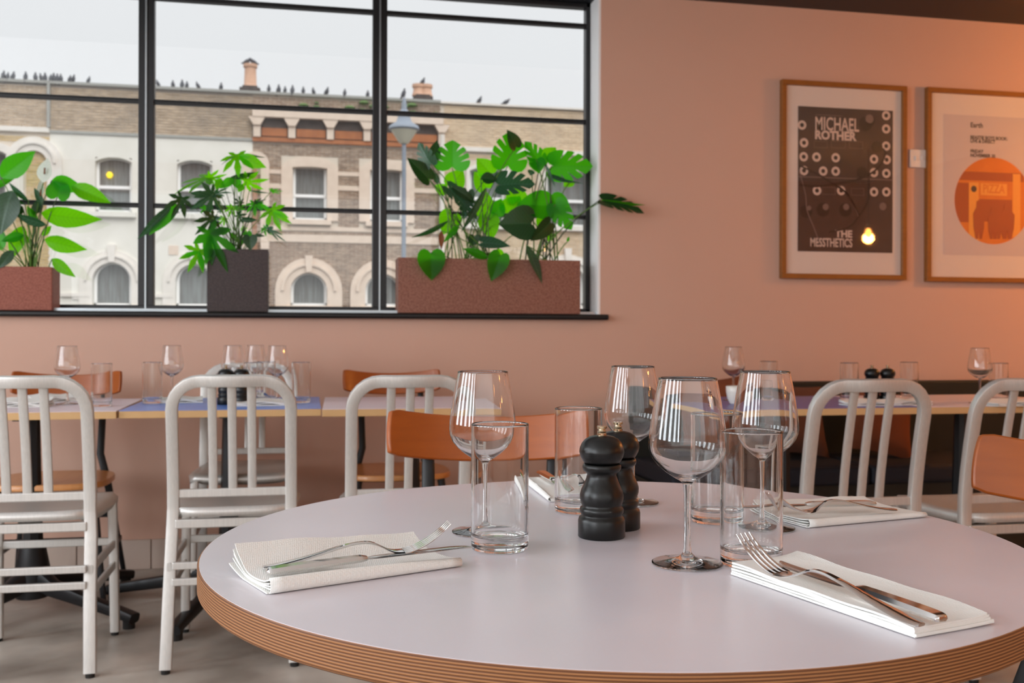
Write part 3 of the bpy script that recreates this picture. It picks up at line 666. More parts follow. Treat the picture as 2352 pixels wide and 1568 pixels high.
def pendant(i, loc, energy, label):
    cz = ZB if loc[1] > 3.45 else CZ; t = thing('pendant_lamp', label, 'lamp', (loc[0], loc[1], cz)); h = cz-loc[2]
    MB().tube([(0, 0, 0), (0, 0, -h+.1)], .003, 6).build('cord', 'black_metal', t)
    MB().lathe([(0, -h+.11), (.018, -h+.11), (.02, -h+.05), (.014, -h+.04), (0, -h+.04)], 16).build('socket', 'brass', t, smooth=True)
    MB().lathe([(0, -h-.05), (.02, -h-.045), (.034, -h-.015), (.03, -h+.015), (.014, -h+.045), (0, -h+.045)], 20).build('bulb', 'bulb_glow', t, smooth=True)
    l = light('lamp_light', 'POINT', (0, 0, -h-.06), energy, (1.0, .38, .08), shadow_soft_size=.055); l.parent = t
pendant(0, (4.42, 3.62, 2.1), 66, 'warm pendant bulb hanging near the right end of the back wall')
pendant(1, (5.9, -.9, 2.1), 30, 'warm pendant bulb hanging at the right rear of the room')
pendant(2, (4.9, -1.4, 1.95), 8, 'warm pendant bulb hanging right behind the round table')
pendant(3, (2.6, -1.8, 2.05), 5, 'warm pendant bulb hanging behind the standpoint')
pendant(4, (6.0, 2.2, 2.1), 34, 'warm pendant bulb hanging by the right wall')

# ------------------------------------------------------------------ bench and cushions
BX0 = W(1452, 900, 4.36).x
be = thing('banquette', 'long dark banquette with navy seat along the orange wall', 'bench', (BX0, WY, 0))
BL = X1-.3-BX0
MB().box(0, BL, -.10, -.002, .30, .775).build('backrest', 'bench_dark', be, bevel=.008)
MB().box(0, BL, -.58, -.10, .0, .36).build('base', 'bench_dark', be)
for i in range(6): MB().box(i*.9+.003, min((i+1)*.9-.003, BL), -.60, -.10, .36, .44).build('seat_cushion', 'bench_navy', be, bevel=.02, seg=3)
def cushion(px, py, sz, rz, ry, m, label, lean=.35, y=4.22):
    p_ = W(px, py, y); me = MB(); n = 12; vs = []; fs = []
    for side in (1, -1):
        for i in range(n+1):
            for j in range(n+1):
                u, v = i/n*2-1, j/n*2-1; e_ = (1-u**4)*(1-v**4); pin = 1-.10*(1-abs(u))*abs(v)**2-.0
                vs.append((u*sz/2*(1-.09*(1-v*v)), side*.055*e_**.6, v*sz/2*(1-.09*(1-u*u))))
        o_ = 0 if side == 1 else (n+1)**2
        for i in range(n):
            for j in range(n):
                k_ = o_+i*(n+1)+j; fs.append((k_, k_+1, k_+n+2, k_+n+1) if side == 1 else (k_, k_+n+1, k_+n+2, k_+1))
    me.add(vs, fs); o = me.build('cushion', m, smooth='all'); o.location = p_; o.rotation_euler = (-lean, ry, rz); return tag(o, label, 'cushion', None)
cushion(2022, 968, .32, -.1, .20, 'cushion_rust', 'rust orange cushion standing tilted behind the slatted aluminium chair', y=4.16)
cushion(1822, 962, .34, .1, .1, 'cushion_brown', 'brown cushion leaning on the bench behind the blue table', y=4.18)
cushion(1640, 950, .34, -.15, -.08, 'cushion_rust', 'orange brown cushion at the left end of the dark banquette', y=4.18)

# ------------------------------------------------------------------ tables
def plan_table(label, cx_, y0, y1, w, rz, lam, ply, group, fa=.72):
    yc = (y0+y1)/2; d = y1-y0; t = thing('cafe_table', label, 'table', (cx_, yc, 0), rz, group)
    MB().box(-w/2+.002, w/2-.002, -d/2, d/2, .714, .7385).build('plywood_core', ply, t, bevel=.0015)
    MB().box(-w/2+.002, w/2-.002, -d/2+.0005, d/2-.0005, .7385, .74).build('laminate_top', lam, t)
    MB().box(-.13, .13, -.13, .13, .704, .714).box(-.2, .2, -.02, .02, .70, .712).box(-.02, .02, -.2, .2, .70, .712).build('mounting_plate', 'grey_metal', t, bevel=.003)
    MB().tube([(0, 0, .12), (0, 0, .42), (0, 0, .70)], .03, 8, (1, 0, 0), scales=[(1.35, 1.35), (1.0, 1.0), (.8, .8)]).build('column', 'black_metal', t, smooth=True)
    MB().lathe([(0, .05), (.055, .06), (.06, .16), (.045, .24), (0, .24)], 12).build('hub', 'black_metal', t, smooth=True)
    for i in range(4):
        a = i*PI/2+fa; d_ = Vector((math.cos(a), math.sin(a), 0)); u = Vector((0, 0, 1))
        MB().sweep([d_*.03+u*.13, d_*.10+u*.10, d_*.24+u*.075, d_*.41+u*.048, d_*.47+u*.036], rrect(.045, .05, .3), (0, 0, 1), scales=[(1.2, 1.6), (1, 1.2), (.9, .9), (.9, .75), (1, .7)]).build('foot', 'black_metal', t, smooth=True)
        MB().lathe([(0, 0), (.02, 0), (.02, .03), (0, .03)], 12, tuple(d_*.445)).build('glide', 'rubber', t)
    return t
g1 = 'square cafe tables in a row under the window'; g2 = 'square cafe tables along the banquette'
plan_table('pink laminate cafe table at the left edge, under the red planter', -.962, 3.49, 4.14, .664, .02, 'laminate_lilac', 'plywood_pale', g1, -.62)
plan_table('light blue cafe table under the window, second from left', -.289, 3.505, 4.145, .664, 0, 'laminate_blue', 'plywood_pale', g1, -.30)
plan_table('pink cafe table under the long brown planter', .384, 3.46, 4.10, .664, -.03, 'laminate_lilac', 'plywood_pale', g1)
plan_table('violet blue cafe table in front of the banquette', 1.79, 3.235, 3.88, .755, 0, 'laminate_violet', 'plywood_pale', g2)
plan_table('lilac cafe table in front of the banquette at the right edge', 2.555, 3.225, 3.88, .76, 0, 'laminate_lilac', 'plywood_pale', g2)

TC = P(.1275*1.0, 1.268); TR = .503; TT = .74
rt = thing('round_table', 'large round pale mauve table with layered plywood edge in the foreground', 'table', (TC.x, TC.y, 0))
MB().lathe([(0, .709), (TR-.003, .709), (TR, .712), (TR, .7380), (TR-.0012, .7394), (0, .7394)], 160).build('plywood_core', 'plywood_edge', rt, smooth=True)
MB().lathe([(0, .7394), (TR-.0022, .7394), (TR-.0022, .7400), (0, .74)], 160).build('laminate_top', 'laminate_pink', rt, smooth=True)
MB().tube([(0, 0, .1), (0, 0, .70)], .04, 16).build('column', 'black_metal', rt, smooth=True)
MB().box(-.16, .16, -.16, .16, .70, .709).build('mounting_plate', 'black_metal', rt)
for i in range(4):
    a = i*PI/2+.9; d_ = Vector((math.cos(a), math.sin(a), 0)); u = Vector((0, 0, 1))
    MB().sweep([d_*.02+u*.12, d_*.2+u*.07, d_*.42+u*.02], rrect(.05, .05, .3), (0, 0, 1), scales=[(1.2, 1.4), (1, 1), (.9, .7)]).build('foot', 'black_metal', rt, smooth=True)

# ------------------------------------------------------------------ aluminium slat-back chairs
def alu_chair():
    t = thing('aluminium_chair', 'x', 'chair')
    H = .875; sx = .172; pr = rrect(.035, .023, .16)
    def yb(z): return -.205+.045*math.sin(min(z, .5)/.5*PI/2)-.075*max(0, (z-.5)/.38)**1.4
    r = .085; pts = []; hints = []
    for z in (.47, .52, .60, .68, .74, H-.017-r): pts.append((-sx, yb(z), z))
    for i in range(1, 7):
        a = PI-i*PI/12; z = H-.017-r+r*math.sin(a); pts.append((-sx+r+r*math.cos(a), yb(z), z))
    for x in (-.05, 0, .05): pts.append((x, yb(H)-.008, H-.017))
    left = list(pts); mid = left[:-1]
    for p in reversed(left[:-3]): pts.append((-p[0], p[1], p[2]))
    MB().sweep(pts, pr, (0, 1, .18)).build('back_frame', 'aluminium', t, smooth=True)
    for s in (-1, 1):
        lp = [(s*(.185), -.222, .012), (s*.180, -.200, .2), (s*.175, yb(.40), .40), (s*sx, yb(.475), .475)]
        MB().sweep(lp, pr, (0, 1, 0)).build('leg', 'aluminium', t, smooth=True)
        MB().lathe([(0, 0), (.013, 0), (.014, .013), (0, .013)], 12, (s*.185, -.222, 0)).build('glide', 'rubber', t)
        fp = [(s*.178, .195, .012), (s*.176, .185, .25), (s*.172, .175, .45)]
        MB().sweep(fp, rrect(.030, .026, .3), (0, 1, 0)).build('leg', 'aluminium', t, smooth=True)
        MB().lathe([(0, 0), (.012, 0), (.013, .013), (0, .013)], 12, (s*.178, .195, 0)).build('glide', 'rubber', t)
        for z in (.305, .235): MB().sweep([(s*.180, -.195, z), (s*.177, .185, z)], rrect(.012, .026, .3), (0, 0, 1)).build('stretcher', 'aluminium', t, smooth=True)
    for x in (-.057, 0, .057):
        sp = [(x, yb(z)+.0, z) for z in (.525, .60, .68, .75, .81, H-.03)]
        MB().sweep(sp, rrect(.026, .010, .35), (0, 1, 0)).build('slat', 'aluminium', t, smooth=True)
    MB().box(-.165, .165, yb(.5)-.009, yb(.5)+.009, .505, .53).build('cross_rail', 'aluminium', t, bevel=.003)
    MB().box(-.165, .165, -.178, -.158, .415, .442).build('cross_rail', 'aluminium', t, bevel=.003)
    for z in (.31, .262): MB().box(-.17, .17, -.208, -.195, z-.011, z+.011).build('stretcher', 'aluminium', t, bevel=.003)
    MB().box(-.17, .17, .176, .188, .30, .325).build('stretcher', 'aluminium', t, bevel=.003)
    n = 14; vs = []; fs = []                                    # dished seat with a turned-down rim
    for i in range(n+1):
        for j in range(n+1):
            u, v = i/n*2-1, j/n*2-1; hw = .205-.02*(1-(v+1)/2)
            x = u*hw; y = v*.195+.012; rr = (abs(u)**4+abs(v)**4)**.25
            if rr > 1: x /= rr**.55; y = .012+(y-.012)/rr**.55
            z = .478-.016*(1-u*u)*(1-v*v)**.8-(.022 if v > .95 else 0)-(.016 if abs(u) > .95 else 0)
            vs.append((x, y, z))
    fs = [(i*(n+1)+j, (i+1)*(n+1)+j, (i+1)*(n+1)+j+1, i*(n+1)+j+1) for i in range(n) for j in range(n)]
    so = MB().add(vs, fs).build('seat', 'aluminium', t, smooth='all')
    m = so.modifiers.new('thickness', 'SOLIDIFY'); m.thickness = .028; m.offset = -1
    return t
ac = alu_chair()
place(ac, False, (-.805, 3.30, 0), .0, 'brushed aluminium slat chair at the left edge, cut by the frame', None)
place(ac, True, (-.225, 3.29, 0), .0, 'brushed aluminium slat chair in front of the light blue table')
place(ac, True, (.296, 3.19, 0), .0, 'aluminium slat chair behind the curved wooden chair back, at the pink table')
place(ac, True, (1.558, 2.775, 0), .0, 'aluminium slat chair at the violet table, right of the wine glasses')
place(ac, True, (2.06, 2.765, 0), .0, 'aluminium slat chair at the right edge behind the curved wooden back')
place(ac, True, (-.245, 4.05, 0), PI, 'aluminium chair on the wall side of the light blue table, seat tucked under')

# ------------------------------------------------------------------ wooden chairs with curved backs on black legs
def wood_chair():
    t = thing('wooden_chair', 'x', 'chair'); R_, am = .30, .74; al = math.radians(17); n = 22; k = 6; hh = .046; th = .0065
    vs = []; fs = []
    for side in (1, -1):
        for i in range(n+1):
            u = i/n*2-1
            for j in range(k+1):
                v = j/k*2-1; c = 1-.10*max(0, (abs(u)-.92)/.08)**2*abs(v); uu = u*(1-.018*v*v)
                ph = uu*am; x = (R_+side*th)*math.sin(ph); yf_ = R_-(R_+side*th)*math.cos(ph); zz = v*hh*c
                vs.append((x, -.235+yf_*math.cos(al)-zz*math.sin(al), .785+yf_*math.sin(al)+zz*math.cos(al)))
    N = (n+1)*(k+1); st = k+1
    for i in range(n):
        for j in range(k):
            a = i*st+j; fs += [(a, a+1, a+st+1, a+st), (N+a, N+a+st, N+a+st+1, N+a+1)]
    for i in range(n):
        for j in (0, k):
            a = i*st+j; fs.append((a, a+st, N+a+st, N+a))
    for j in range(k):
        for i in (0, n):
            a = i*st+j; fs.append((a, a+1, N+a+1, N+a))
    MB().add(vs, fs).build('backrest', 'beech', t, smooth=True, bevel=.003)
    q = MB(); out = []
    for i in range(40):
        a = i*2*PI/40; c, s = math.cos(a), math.sin(a); e_ = .62
        out.append((.205*math.copysign(abs(c)**e_, c)*(1+.05*s), .20*math.copysign(abs(s)**e_, s)+.02))
    vs = [(x*f, .02+(y-.02)*f, z) for f, z in ((.93, .432), (1, .438), (1, .452), (.985, .458)) for x, y in out]; vs.append((0, .0, .452)); vs.append((0, 0, .432))
    fs = [(r*40+i, r*40+(i+1) % 40, (r+1)*40+(i+1) % 40, (r+1)*40+i) for r in range(3) for i in range(40)]+[(120+i, 120+(i+1) % 40, 160) for i in range(40)]+[(i, (i+1) % 40, 161) for i in range(40)]
    q.add(vs, fs).build('seat', 'beech_seat', t, smooth=True)
    for s in (-1, 1):
        MB().sweep([(s*.205, -.25, 0), (s*.150, -.165, .42), (s*.122, -.18, .52), (s*.126, -.215, .73), (s*.127, -.235, .80)], rrect(.026, .019, .45, 3), (0, 1, 0), scales=[(.7, .9), (1.15, 1.2), (1.1, 1.1), (1, 1), (.8, .8)]).build('leg', 'black_metal', t, smooth=True)
        MB().sweep([(s*.215, .22, 0), (s*.16, .15, .43)], rrect(.026, .022, .45, 3), (0, 1, 0), scales=[(.7, .7), (1.15, 1.15)]).build('leg', 'black_metal', t, smooth=True)
        MB().sweep([(s*.190, -.215, .18), (s*.196, .195, .18)], rrect(.014, .02, .3), (0, 0, 1)).build('stretcher', 'black_metal', t)
    for y, z in ((-.19, .28), (.18, .25)): MB().box(-.18, .18, y-.008, y+.008, z-.012, z+.012).build('stretcher', 'black_metal', t, bevel=.003)
    MB().box(-.16, .16, -.16, -.13, .418, .434).build('seat_rail', 'black_metal', t)
    return t
wc = wood_chair()
q_ = P(-.036, 1.80)
place(wc, False, (q_.x, q_.y, 0), PI-YAW+.03, 'wooden chair with broad curved back at the far side of the round table')
place(wc, True, (-.93, 4.01, 0), PI, 'wooden chair on the wall side of the pink table at the left edge')
place(wc, True, (.345, 4.03, 0), PI+.02, 'wooden chair on the wall side of the pink table under the long planter')
q_ = P(.718, 1.270)
place(wc, True, (q_.x, q_.y, 0), PI-YAW-.86, 'wooden chair with glowing orange back at the right edge of the round table')

# ------------------------------------------------------------------ glassware
def tight(prof, e=.0012):                                      # keep long straight runs straight under smooth shading
    out = [prof[0]]
    for a, b in zip(prof, prof[1:]):
        a, b = Vector(a), Vector(b); d = (b-a).length
        if d > .005:
            for t_ in (e/d, .5, 1-e/d): out.append(tuple(a.lerp(b, t_)))
        out.append(tuple(b))
    return out
def wine_glass():
    t = thing('wine_glass', 'x', 'wine glass')
    outer = [(.0050, .0900), (.0075, .0935), (.0150, .0975), (.0240, .1035), (.0325, .1105), (.0395, .1190), (.0430, .1275), (.0440, .1350), (.0435, .1440), (.0420, .1560), (.0395, .1720), (.0365, .1900), (.0332, .2070), (.0330, .2096), (.0325, .2106)]
    inner = [(.0316, .2106), (.0313, .2096), (.0317, .2070), (.0352, .1900), (.0383, .1720), (.0408, .1560), (.0423, .1440), (.0428, .1350), (.0418, .1280), (.0383, .1200), (.0312, .1118), (.0225, .1048), (.0120, .0995), (0, .0975)]
    MB().lathe(outer+inner, 64).build('bowl', 'glass', t, smooth='all')
    MB().lathe([(.0050, .0900), (.0040, .0800), (.0035, .0600), (.0034, .0400), (.0040, .0220), (.0050, .0130)], 64).build('stem', 'glass', t, smooth='all')
    MB().lathe([(.0050, .0130), (.0090, .0085), (.0180, .0055), (.0300, .0032), (.0385, .0024), (.0396, .0022), (.0400, .0014), (.0396, .0004), (.0388, .0002), (.0370, .0003), (.0200, .0010), (0, .0014)], 64).build('foot', 'glass', t, smooth='all')
    return t
def tumbler():
    return MB().lathe(tight([(0, .0008), (.031, .0), (.0338, .0012), (.0345, .005), (.0347, .03), (.0349, .1500), (.0344, .1512), (.0334, .1512), (.0329, .1500), (.0326, .05), (.0322, .020), (.0300, .0165), (.018, .0150), (0, .0146)]), 72).build('tumbler', 'glass', smooth='all')
wg = wine_glass(); tb = tumbler(); tag(tb, 'x', 'glass')
Zt = TT+.0003; first = True
def put_wine(pos, label, group=None):
    global first
    o = place(wg, not first, pos, random.random()*6, label, group); first = False; return o
first2 = True
def put_tumbler(pos, label, group=None):
    global first2
    o = tb if first2 else tb.copy()
    if not first2: COL.objects.link(o)
    first2 = False; o.location = pos; o.rotation_euler = (0, 0, random.random()*6); o['label'] = label
    if group: o['group'] = group
    return o
put_wine(P(.199, 1.128, Zt), 'nearest wine glass, on the round table right of the black mills')
put_wine(P(-.038, 1.305, Zt), 'wine glass standing behind the front left tumbler on the round table')
put_wine(P(.1864, 1.535, Zt), 'farthest wine glass on the round table, behind the black mills')
put_wine(P(.3395, 1.336, Zt), 'wine glass standing behind the right-hand tumbler on the round table')
put_tumbler(P(-.0141, 1.205, Zt), 'straight tumbler at the tip of the left knife on the round table')
put_tumbler(P(.2714, 1.128, Zt), 'straight tumbler at the tips of the right fork on the round table')
put_tumbler(P(.0979, 1.462, Zt), 'straight tumbler left behind the black mills on the round table')
put_tumbler(P(.2843, 1.385, Zt), 'straight tumbler seen through the nearest wine glass')

# ------------------------------------------------------------------ pepper mills
def mill():
    t = thing('pepper_mill', 'x', 'pepper mill')
    body = [(0, 0), (.0290, 0), (.0302, .0012), (.0302, .0215), (.0290, .0255), (.0262, .0275), (.0262, .0290), (.0278, .0315), (.0283, .0350), (.0275, .0380), (.0250, .0395), (.0262, .0425), (.0280, .0490), (.0281, .0545), (.0262, .0610), (.0228, .0680), (.0200, .0750), (.0189, .0800), (.0200, .0825), (.0230, .0845), (.0246, .0875), (.0250, .0900), (.0240, .0928), (.0222, .0938), (0, .0938)]
    head = [(0, .0942), (.0222, .0942), (.0245, .0975), (.0272, .1025), (.0288, .1085), (.0288, .1100), (.0280, .1150), (.0255, .1205), (.0215, .1250), (.0160, .1282), (.0090, .1300), (0, .1304)]
    knob = [(0, .1300), (.0062, .1300), (.0062, .1325), (.0052, .1335), (.0058, .1350), (.0044, .1365), (.0042, .1378), (.0064, .1390), (.0066, .1412), (.0060, .1420), (0, .1420)]
    MB().lathe(body, 48).build('body', 'mill_black', t, smooth='all'); MB().lathe(head, 48).build('head', 'mill_black', t, smooth='all'); MB().lathe(knob, 24).build('knob', 'brass', t, smooth=True)
    return t
pm = mill()
place(pm, False, P(.1157, 1.2796, TT), 0, 'front black pepper mill on the round table')
place(pm, True, P(.1425, 1.3380, TT), 0, 'rear black pepper mill on the round table, partly hidden by its twin')

# ------------------------------------------------------------------ cutlery and napkins
def smooth_samples(sm, k=3):                                   # Catmull-Rom between the given sections
    out = []; n = len(sm)
    for i in range(n-1):
        a = [sm[max(i-1, 0)], sm[i], sm[i+1], sm[min(i+2, n-1)]]
        for t_ in [q/k for q in range(k)]:
            out.append(tuple(0.5*(2*Vector(a[1][c])+(Vector(a[2][c])-Vector(a[0][c]))*t_+(2*Vector(a[0][c])-5*Vector(a[1][c])+4*Vector(a[2][c])-Vector(a[3][c]))*t_*t_+(3*Vector(a[1][c])-Vector(a[0][c])-3*Vector(a[2][c])+Vector(a[3][c]))*t_**3) for c in range(3)))
    return out+[sm[-1]]
def loft(q, samples):                                          # samples: (centre, half width vector, thickness vector)
    samples = smooth_samples(samples)
    vs = []
    for c, h, th in samples: c, h, th = Vector(c), Vector(h), Vector(th); vs += [c-h*1.0+th*.15, c-h*.7+th, c+h*.7+th, c+h+th*.15, c+h*.7-th*.6, c-h*.7-th*.6]
    n = len(samples); fs = [(6*i+j, 6*i+(j+1) % 6, 6*i+6+(j+1) % 6, 6*i+6+j) for i in range(n-1) for j in range(6)]+[(5, 4, 3, 2, 1, 0), tuple(6*(n-1)+j for j in range(6))]
    q.add(vs, fs)
def fork():
    t = thing('fork', 'x', 'fork'); q = MB()
    prof = [(0, .002, .0050), (.004, .002, .0082), (.02, .0035, .0098), (.05, .0085, .0082), (.08, .0150, .0052), (.10, .0180, .0038), (.115, .0170, .0034), (.126, .0120, .0040), (.134, .0075, .0075), (.142, .0050, .0110), (.150, .0044, .0125), (.1525, .0046, .0126)]
    loft(q, [((s, 0, z), (0, w, 0), (0, 0, .0016 if s < .12 else .0011)) for s, z, w in prof]); q.build('handle', 'steel', t, smooth=True)
    for i in range(4):
        y = (i-1.5)*.0067; sp = [(.151, .0045, y, .0031), (.160, .0058, y*.985, .0026), (.175, .0115, y*.97, .0021), (.190, .0205, y*.95, .0016), (.203, .0305, y*.92, .0007)]
        p = MB(); loft(p, [((s, yy, z), (0, w, 0), (-.0004, 0, .0011)) for s, z, yy, w in sp]); p.build('tine', 'steel', t, smooth=True)
    return t
def knife():
    t = thing('table_knife', 'x', 'knife'); q = MB()
    loft(q, [((s, 0, z), (0, w, 0), (0, 0, h)) for s, z, w, h in ((0, .004, .0045, .0022), (.003, .0045, .0078, .0036), (.02, .005, .0090, .0042), (.06, .0055, .0078, .0044), (.095, .006, .0066, .0042), (.102, .006, .0058, .0034), (.106, .006, .0040, .0026))]); q.build('handle', 'steel', t, smooth=True)
    q = MB(); loft(q, [((s, y, .006), (0, w, 0), (0, 0, .0010)) for s, y, w in ((.104, 0, .0040), (.110, .0005, .0058), (.118, .001, .0084), (.16, .001, .0090), (.20, .0005, .0084), (.214, -.002, .0058), (.2225, -.0055, .0018))]); q.build('blade', 'steel_brushed', t, smooth=True)
    return t
fk, kn = fork(), knife(); ff = kf = False
def aim(o, a, b, roll=0):                                      # lay a piece from a to b
    d = Vector(b)-Vector(a); o.location = a
    yaw = math.atan2(d.y, d.x); pit = -math.atan2(d.z, math.hypot(d.x, d.y)); o.rotation_euler = (Matrix.Rotation(yaw, 3, 'Z') @ Matrix.Rotation(pit, 3, 'Y') @ Matrix.Rotation(roll, 3, 'X')).to_euler()
def put_fork(a, b, label, roll=0):
    global ff
    o = place(fk, ff, (0, 0, 0), 0, label); ff = True; aim(o, a, b, roll)
def put_knife(a, b, label, roll=0):
    global kf
    o = place(kn, kf, (0, 0, 0), 0, label); kf = True; aim(o, a, b, roll)

def napkin(label, a, b, wdt, front, back, layers=5, seed=0, thick=.0015, gap=.0022, dip=0.0, fan=.006, fold=True):
    """a -> b is the near long edge on the table; the sheets lie to its left (away from the viewer)"""
    rnd = random.Random(seed); a, b = Vector(a), Vector(b); L_ = (b-a).length; ex = (b-a).normalized(); ey = Vector((-ex.y, ex.x, 0))
    t = thing('napkin', label, 'napkin', tuple(a)); xf = Matrix(((ex.x, ey.x, 0, 0), (ex.y, ey.y, 0, 0), (0, 0, 1, 0), (0, 0, 0, 1)))
    nu, nv = 16, 22
    for k_ in range(layers):
        vs = []; off0 = rnd.uniform(-.002, .002); f = k_/(layers-1) if layers > 1 else 1
        for s_ in (0, 1):
            for i in range(nu+1):
                for j in range(nv+1):
                    u, v = i/nu, j/nv
                    gu = 1-.42*u*u; zb = .0006+k_*gap*gu
                    zf = front*f*gu*max(0, 1-v/.16)**1.5; zk = back*(.35+.65*f)*max(0, (v-.60)/.40)**1.5*(1-.35*u)
                    wav = (.0012*math.sin(u*7+k_*1.3+seed)+.0008*math.sin(u*17+seed*2))*f*(.3+abs(v-.5))
                    edge = fan*f*(1 if u < .04 else 0)*0
                    z = zb*(1-dip*math.sin(PI*min(1, max(0, (v-.08)/.7)))*.6)+zf+zk+max(-zb+.0004, wav)+s_*thick
                    x = u*(L_-abs(off0))+off0+fan*.35*(f-.5)*(1-2*u)*(v > -1)
                    y = v*(wdt-.004*f)+.0012*(1-f)-.004*(max(0, (v-.8)/.2)**2)*f
                    vs.append((x, y, z))
        N = (nu+1)*(nv+1); st = nv+1; fs = []
        for i in range(nu):
            for j in range(nv): q0 = i*st+j; fs += [(q0, q0+1, q0+st+1, q0+st), (N+q0, N+q0+st, N+q0+st+1, N+q0+1)]
            for j in (0, nv): q0 = i*st+j; fs.append((q0, q0+st, N+q0+st, N+q0))
        for j in range(nv):
            for i in (0, nu): q0 = i*st+j; fs.append((q0, q0+1, N+q0+1, N+q0))
        MB().add(vs, fs).build('napkin_layer', 'paper_napkin', t, smooth=True, xf=xf)
    # the folded edge that wraps the layers along the near side
    if not fold: return t
    vs = []; hgt = (layers-1)*gap+front+thick+.0012; m_ = 10
    for i in range(nu+1):
        u = i/nu
        for j in range(m_+1):
            a_ = -PI/2+PI*j/m_; hw = hgt*(1-.40*u*u)+.0004
            vs.append((u*L_, .0012-.0052*math.cos(a_), hw/2+hw/2*math.sin(a_)+.0003))
    fs = [(i*(m_+1)+j, (i+1)*(m_+1)+j, (i+1)*(m_+1)+j+1, i*(m_+1)+j+1) for i in range(nu) for j in range(m_)]
    o = MB().add(vs, fs).build('folded_edge', 'paper_napkin', t, smooth='all', xf=xf); md = o.modifiers.new('thickness', 'SOLIDIFY'); md.thickness = .0012; md.offset = -1
    return t
T0 = TT+.0002
napkin('grey-white folded napkin at the left of the round table, under fork and knife', P(-.240, .990, T0), P(-.0564, 1.112, T0), .118, .004, .020, 5, 1, dip=.6)
nr = napkin('white folded napkin nearest the right edge of the round table', P(.237, 1.075, T0), P(.345, .8515, T0), .098, .0, .004, 5, 3, gap=.0028, thick=.0022, fold=False)
napkin('white folded napkin at the far right of the round table, by the aluminium chair', P(.3985, 1.338, T0), P(.590, 1.421, T0), .125, .002, .010, 4, 4)
napkin('white folded napkin behind the left tumblers at the far side of the round table', P(.024, 1.735, T0), P(.060, 1.540, T0), .125, .001, .004, 5, 6)
put_knife(P(-.253, 1.030, TT+.0085), P(-.025, 1.120, TT+.018), 'table knife lying on the left napkin, below the fork', .0)
put_fork(P(-.263, 1.054, TT+.0095), P(-.061, 1.110, TT+.0195), 'fork lying on the left napkin, tines raised over the knife')
put_knife(P(.367, .847, TT+.014), P(.281, 1.048, TT+.014), 'table knife with dark reflections on the right front napkin')
put_fork(P(.345, .838, TT+.014), P(.2377, .9967, TT+.028), 'fork on the right front napkin, tines toward the tumbler')
put_knife(P(.518, 1.422, TT+.015), P(.306, 1.382, TT+.014), 'table knife on the far right napkin')
put_fork(P(.538, 1.398, TT+.013), P(.338, 1.325, TT+.018), 'fork on the far right napkin, tines toward the wine glass')
put_knife(P(.050, 1.740, TT+.014), P(.090, 1.530, TT+.013), 'table knife on the napkin behind the left tumblers')
put_fork(P(.075, 1.680, TT+.014), P(.128, 1.495, TT+.022), 'fork on the napkin behind the left tumblers, seen through a glass')

# ------------------------------------------------------------------ settings on the far tables
def far(px, D, L=None): return P((px-CX)/FPX*D, D, Zt)
put_wine(far(155, 3.60), 'wine glass on the pink table at the left edge')
put_wine(far(395, 3.82), 'wine glass beside a tumbler at the left end of the light blue table')
put_wine(far(535, 3.86), 'wine glass behind the two mills on the light blue table')
put_wine(far(587, 3.98), 'middle one of three wine glasses on the light blue table')
put_wine(far(637, 3.84), 'right one of three wine glasses on the light blue table')
put_wine(far(1685, 3.92), 'wine glass beside the white cup on the violet table')
put_wine(far(2251, 3.80), 'wine glass alone on the lilac table at the right edge')
put_tumbler(far(234, 3.50), 'tumbler on the pink table at the left edge, right of the wine glass')
put_tumbler(far(350, 3.66), 'tumbler at the left end of the light blue table')
put_tumbler(far(583, 3.66), 'left tumbler of the pair between the wine glasses on the light blue table')
put_tumbler(far(612, 3.78), 'right tumbler of the pair between the wine glasses on the light blue table')
put_tumbler(far(692, 3.72), 'tumbler at the right end of the light blue table')
put_tumbler(far(1766, 4.05), 'tumbler behind the front tumbler and wine glass, on the violet table')
put_tumbler(far(1951, 3.86), 'tumbler left of the small black mills on the violet table')
put_tumbler(far(2089, 3.98), 'tumbler right of the small black mills on the violet table')
put_tumbler(far(2294, 3.88), 'tumbler beside the wine glass on the lilac table at the right')
for px, D, lb in ((519, 3.62, 'left black mill on the light blue table'), (555, 3.62, 'right black mill on the light blue table'), (2003, 3.86, 'left small black mill on the violet table'), (2039, 3.86, 'right small black mill on the violet table')):
    place(pm, True, far(px, D), 0, lb)
cup = MB().lathe([(0, 0), (.020, 0), (.022, .004), (.030, .02), (.035, .045), (.036, .066), (.0345, .067), (.033, .045), (.028, .022), (.018, .007), (0, .006)], 32).build('cup', 'porcelain', smooth='all')
cup.location = far(1690, 3.72); tag(cup, 'small white cup without handle on the violet table', 'cup')
def small_napkin(px, D, ln, wd, rz, label, n=3):
    c = far(px, D); t = thing('napkin', label, 'napkin', (c.x, c.y, TT+.0002), rz)
    for k_ in range(n):
        vs = []; nu = 10
        for s_ in (0, 1):
            for i in range(nu+1):
                for j in range(5):
                    u, v = i/nu-.5, j/4-.5; vs.append((u*ln, v*wd, .0005+k_*.005+s_*.003+(.010*max(0, v)*2*k_/n+.003*math.sin(u*9+k_))*(k_ > 0)))
        N = (nu+1)*5; fs = []
        for i in range(nu):
            for j in range(4): q0 = i*5+j; fs += [(q0, q0+1, q0+6, q0+5), (N+q0, N+q0+5, N+q0+6, N+q0+1)]
            for j in (0, 4): q0 = i*5+j; fs.append((q0, q0+5, N+q0+5, N+q0))
        for j in range(4):
            for i in (0, nu): q0 = i*5+j; fs.append((q0, q0+1, N+q0+1, N+q0))
        MB().add(vs, fs).build('napkin_layer', 'paper_napkin', t, smooth=True)
    return t
small_napkin(48, 3.50, .20, .13, .1, 'folded white napkin at the left edge of the pink table', 4)
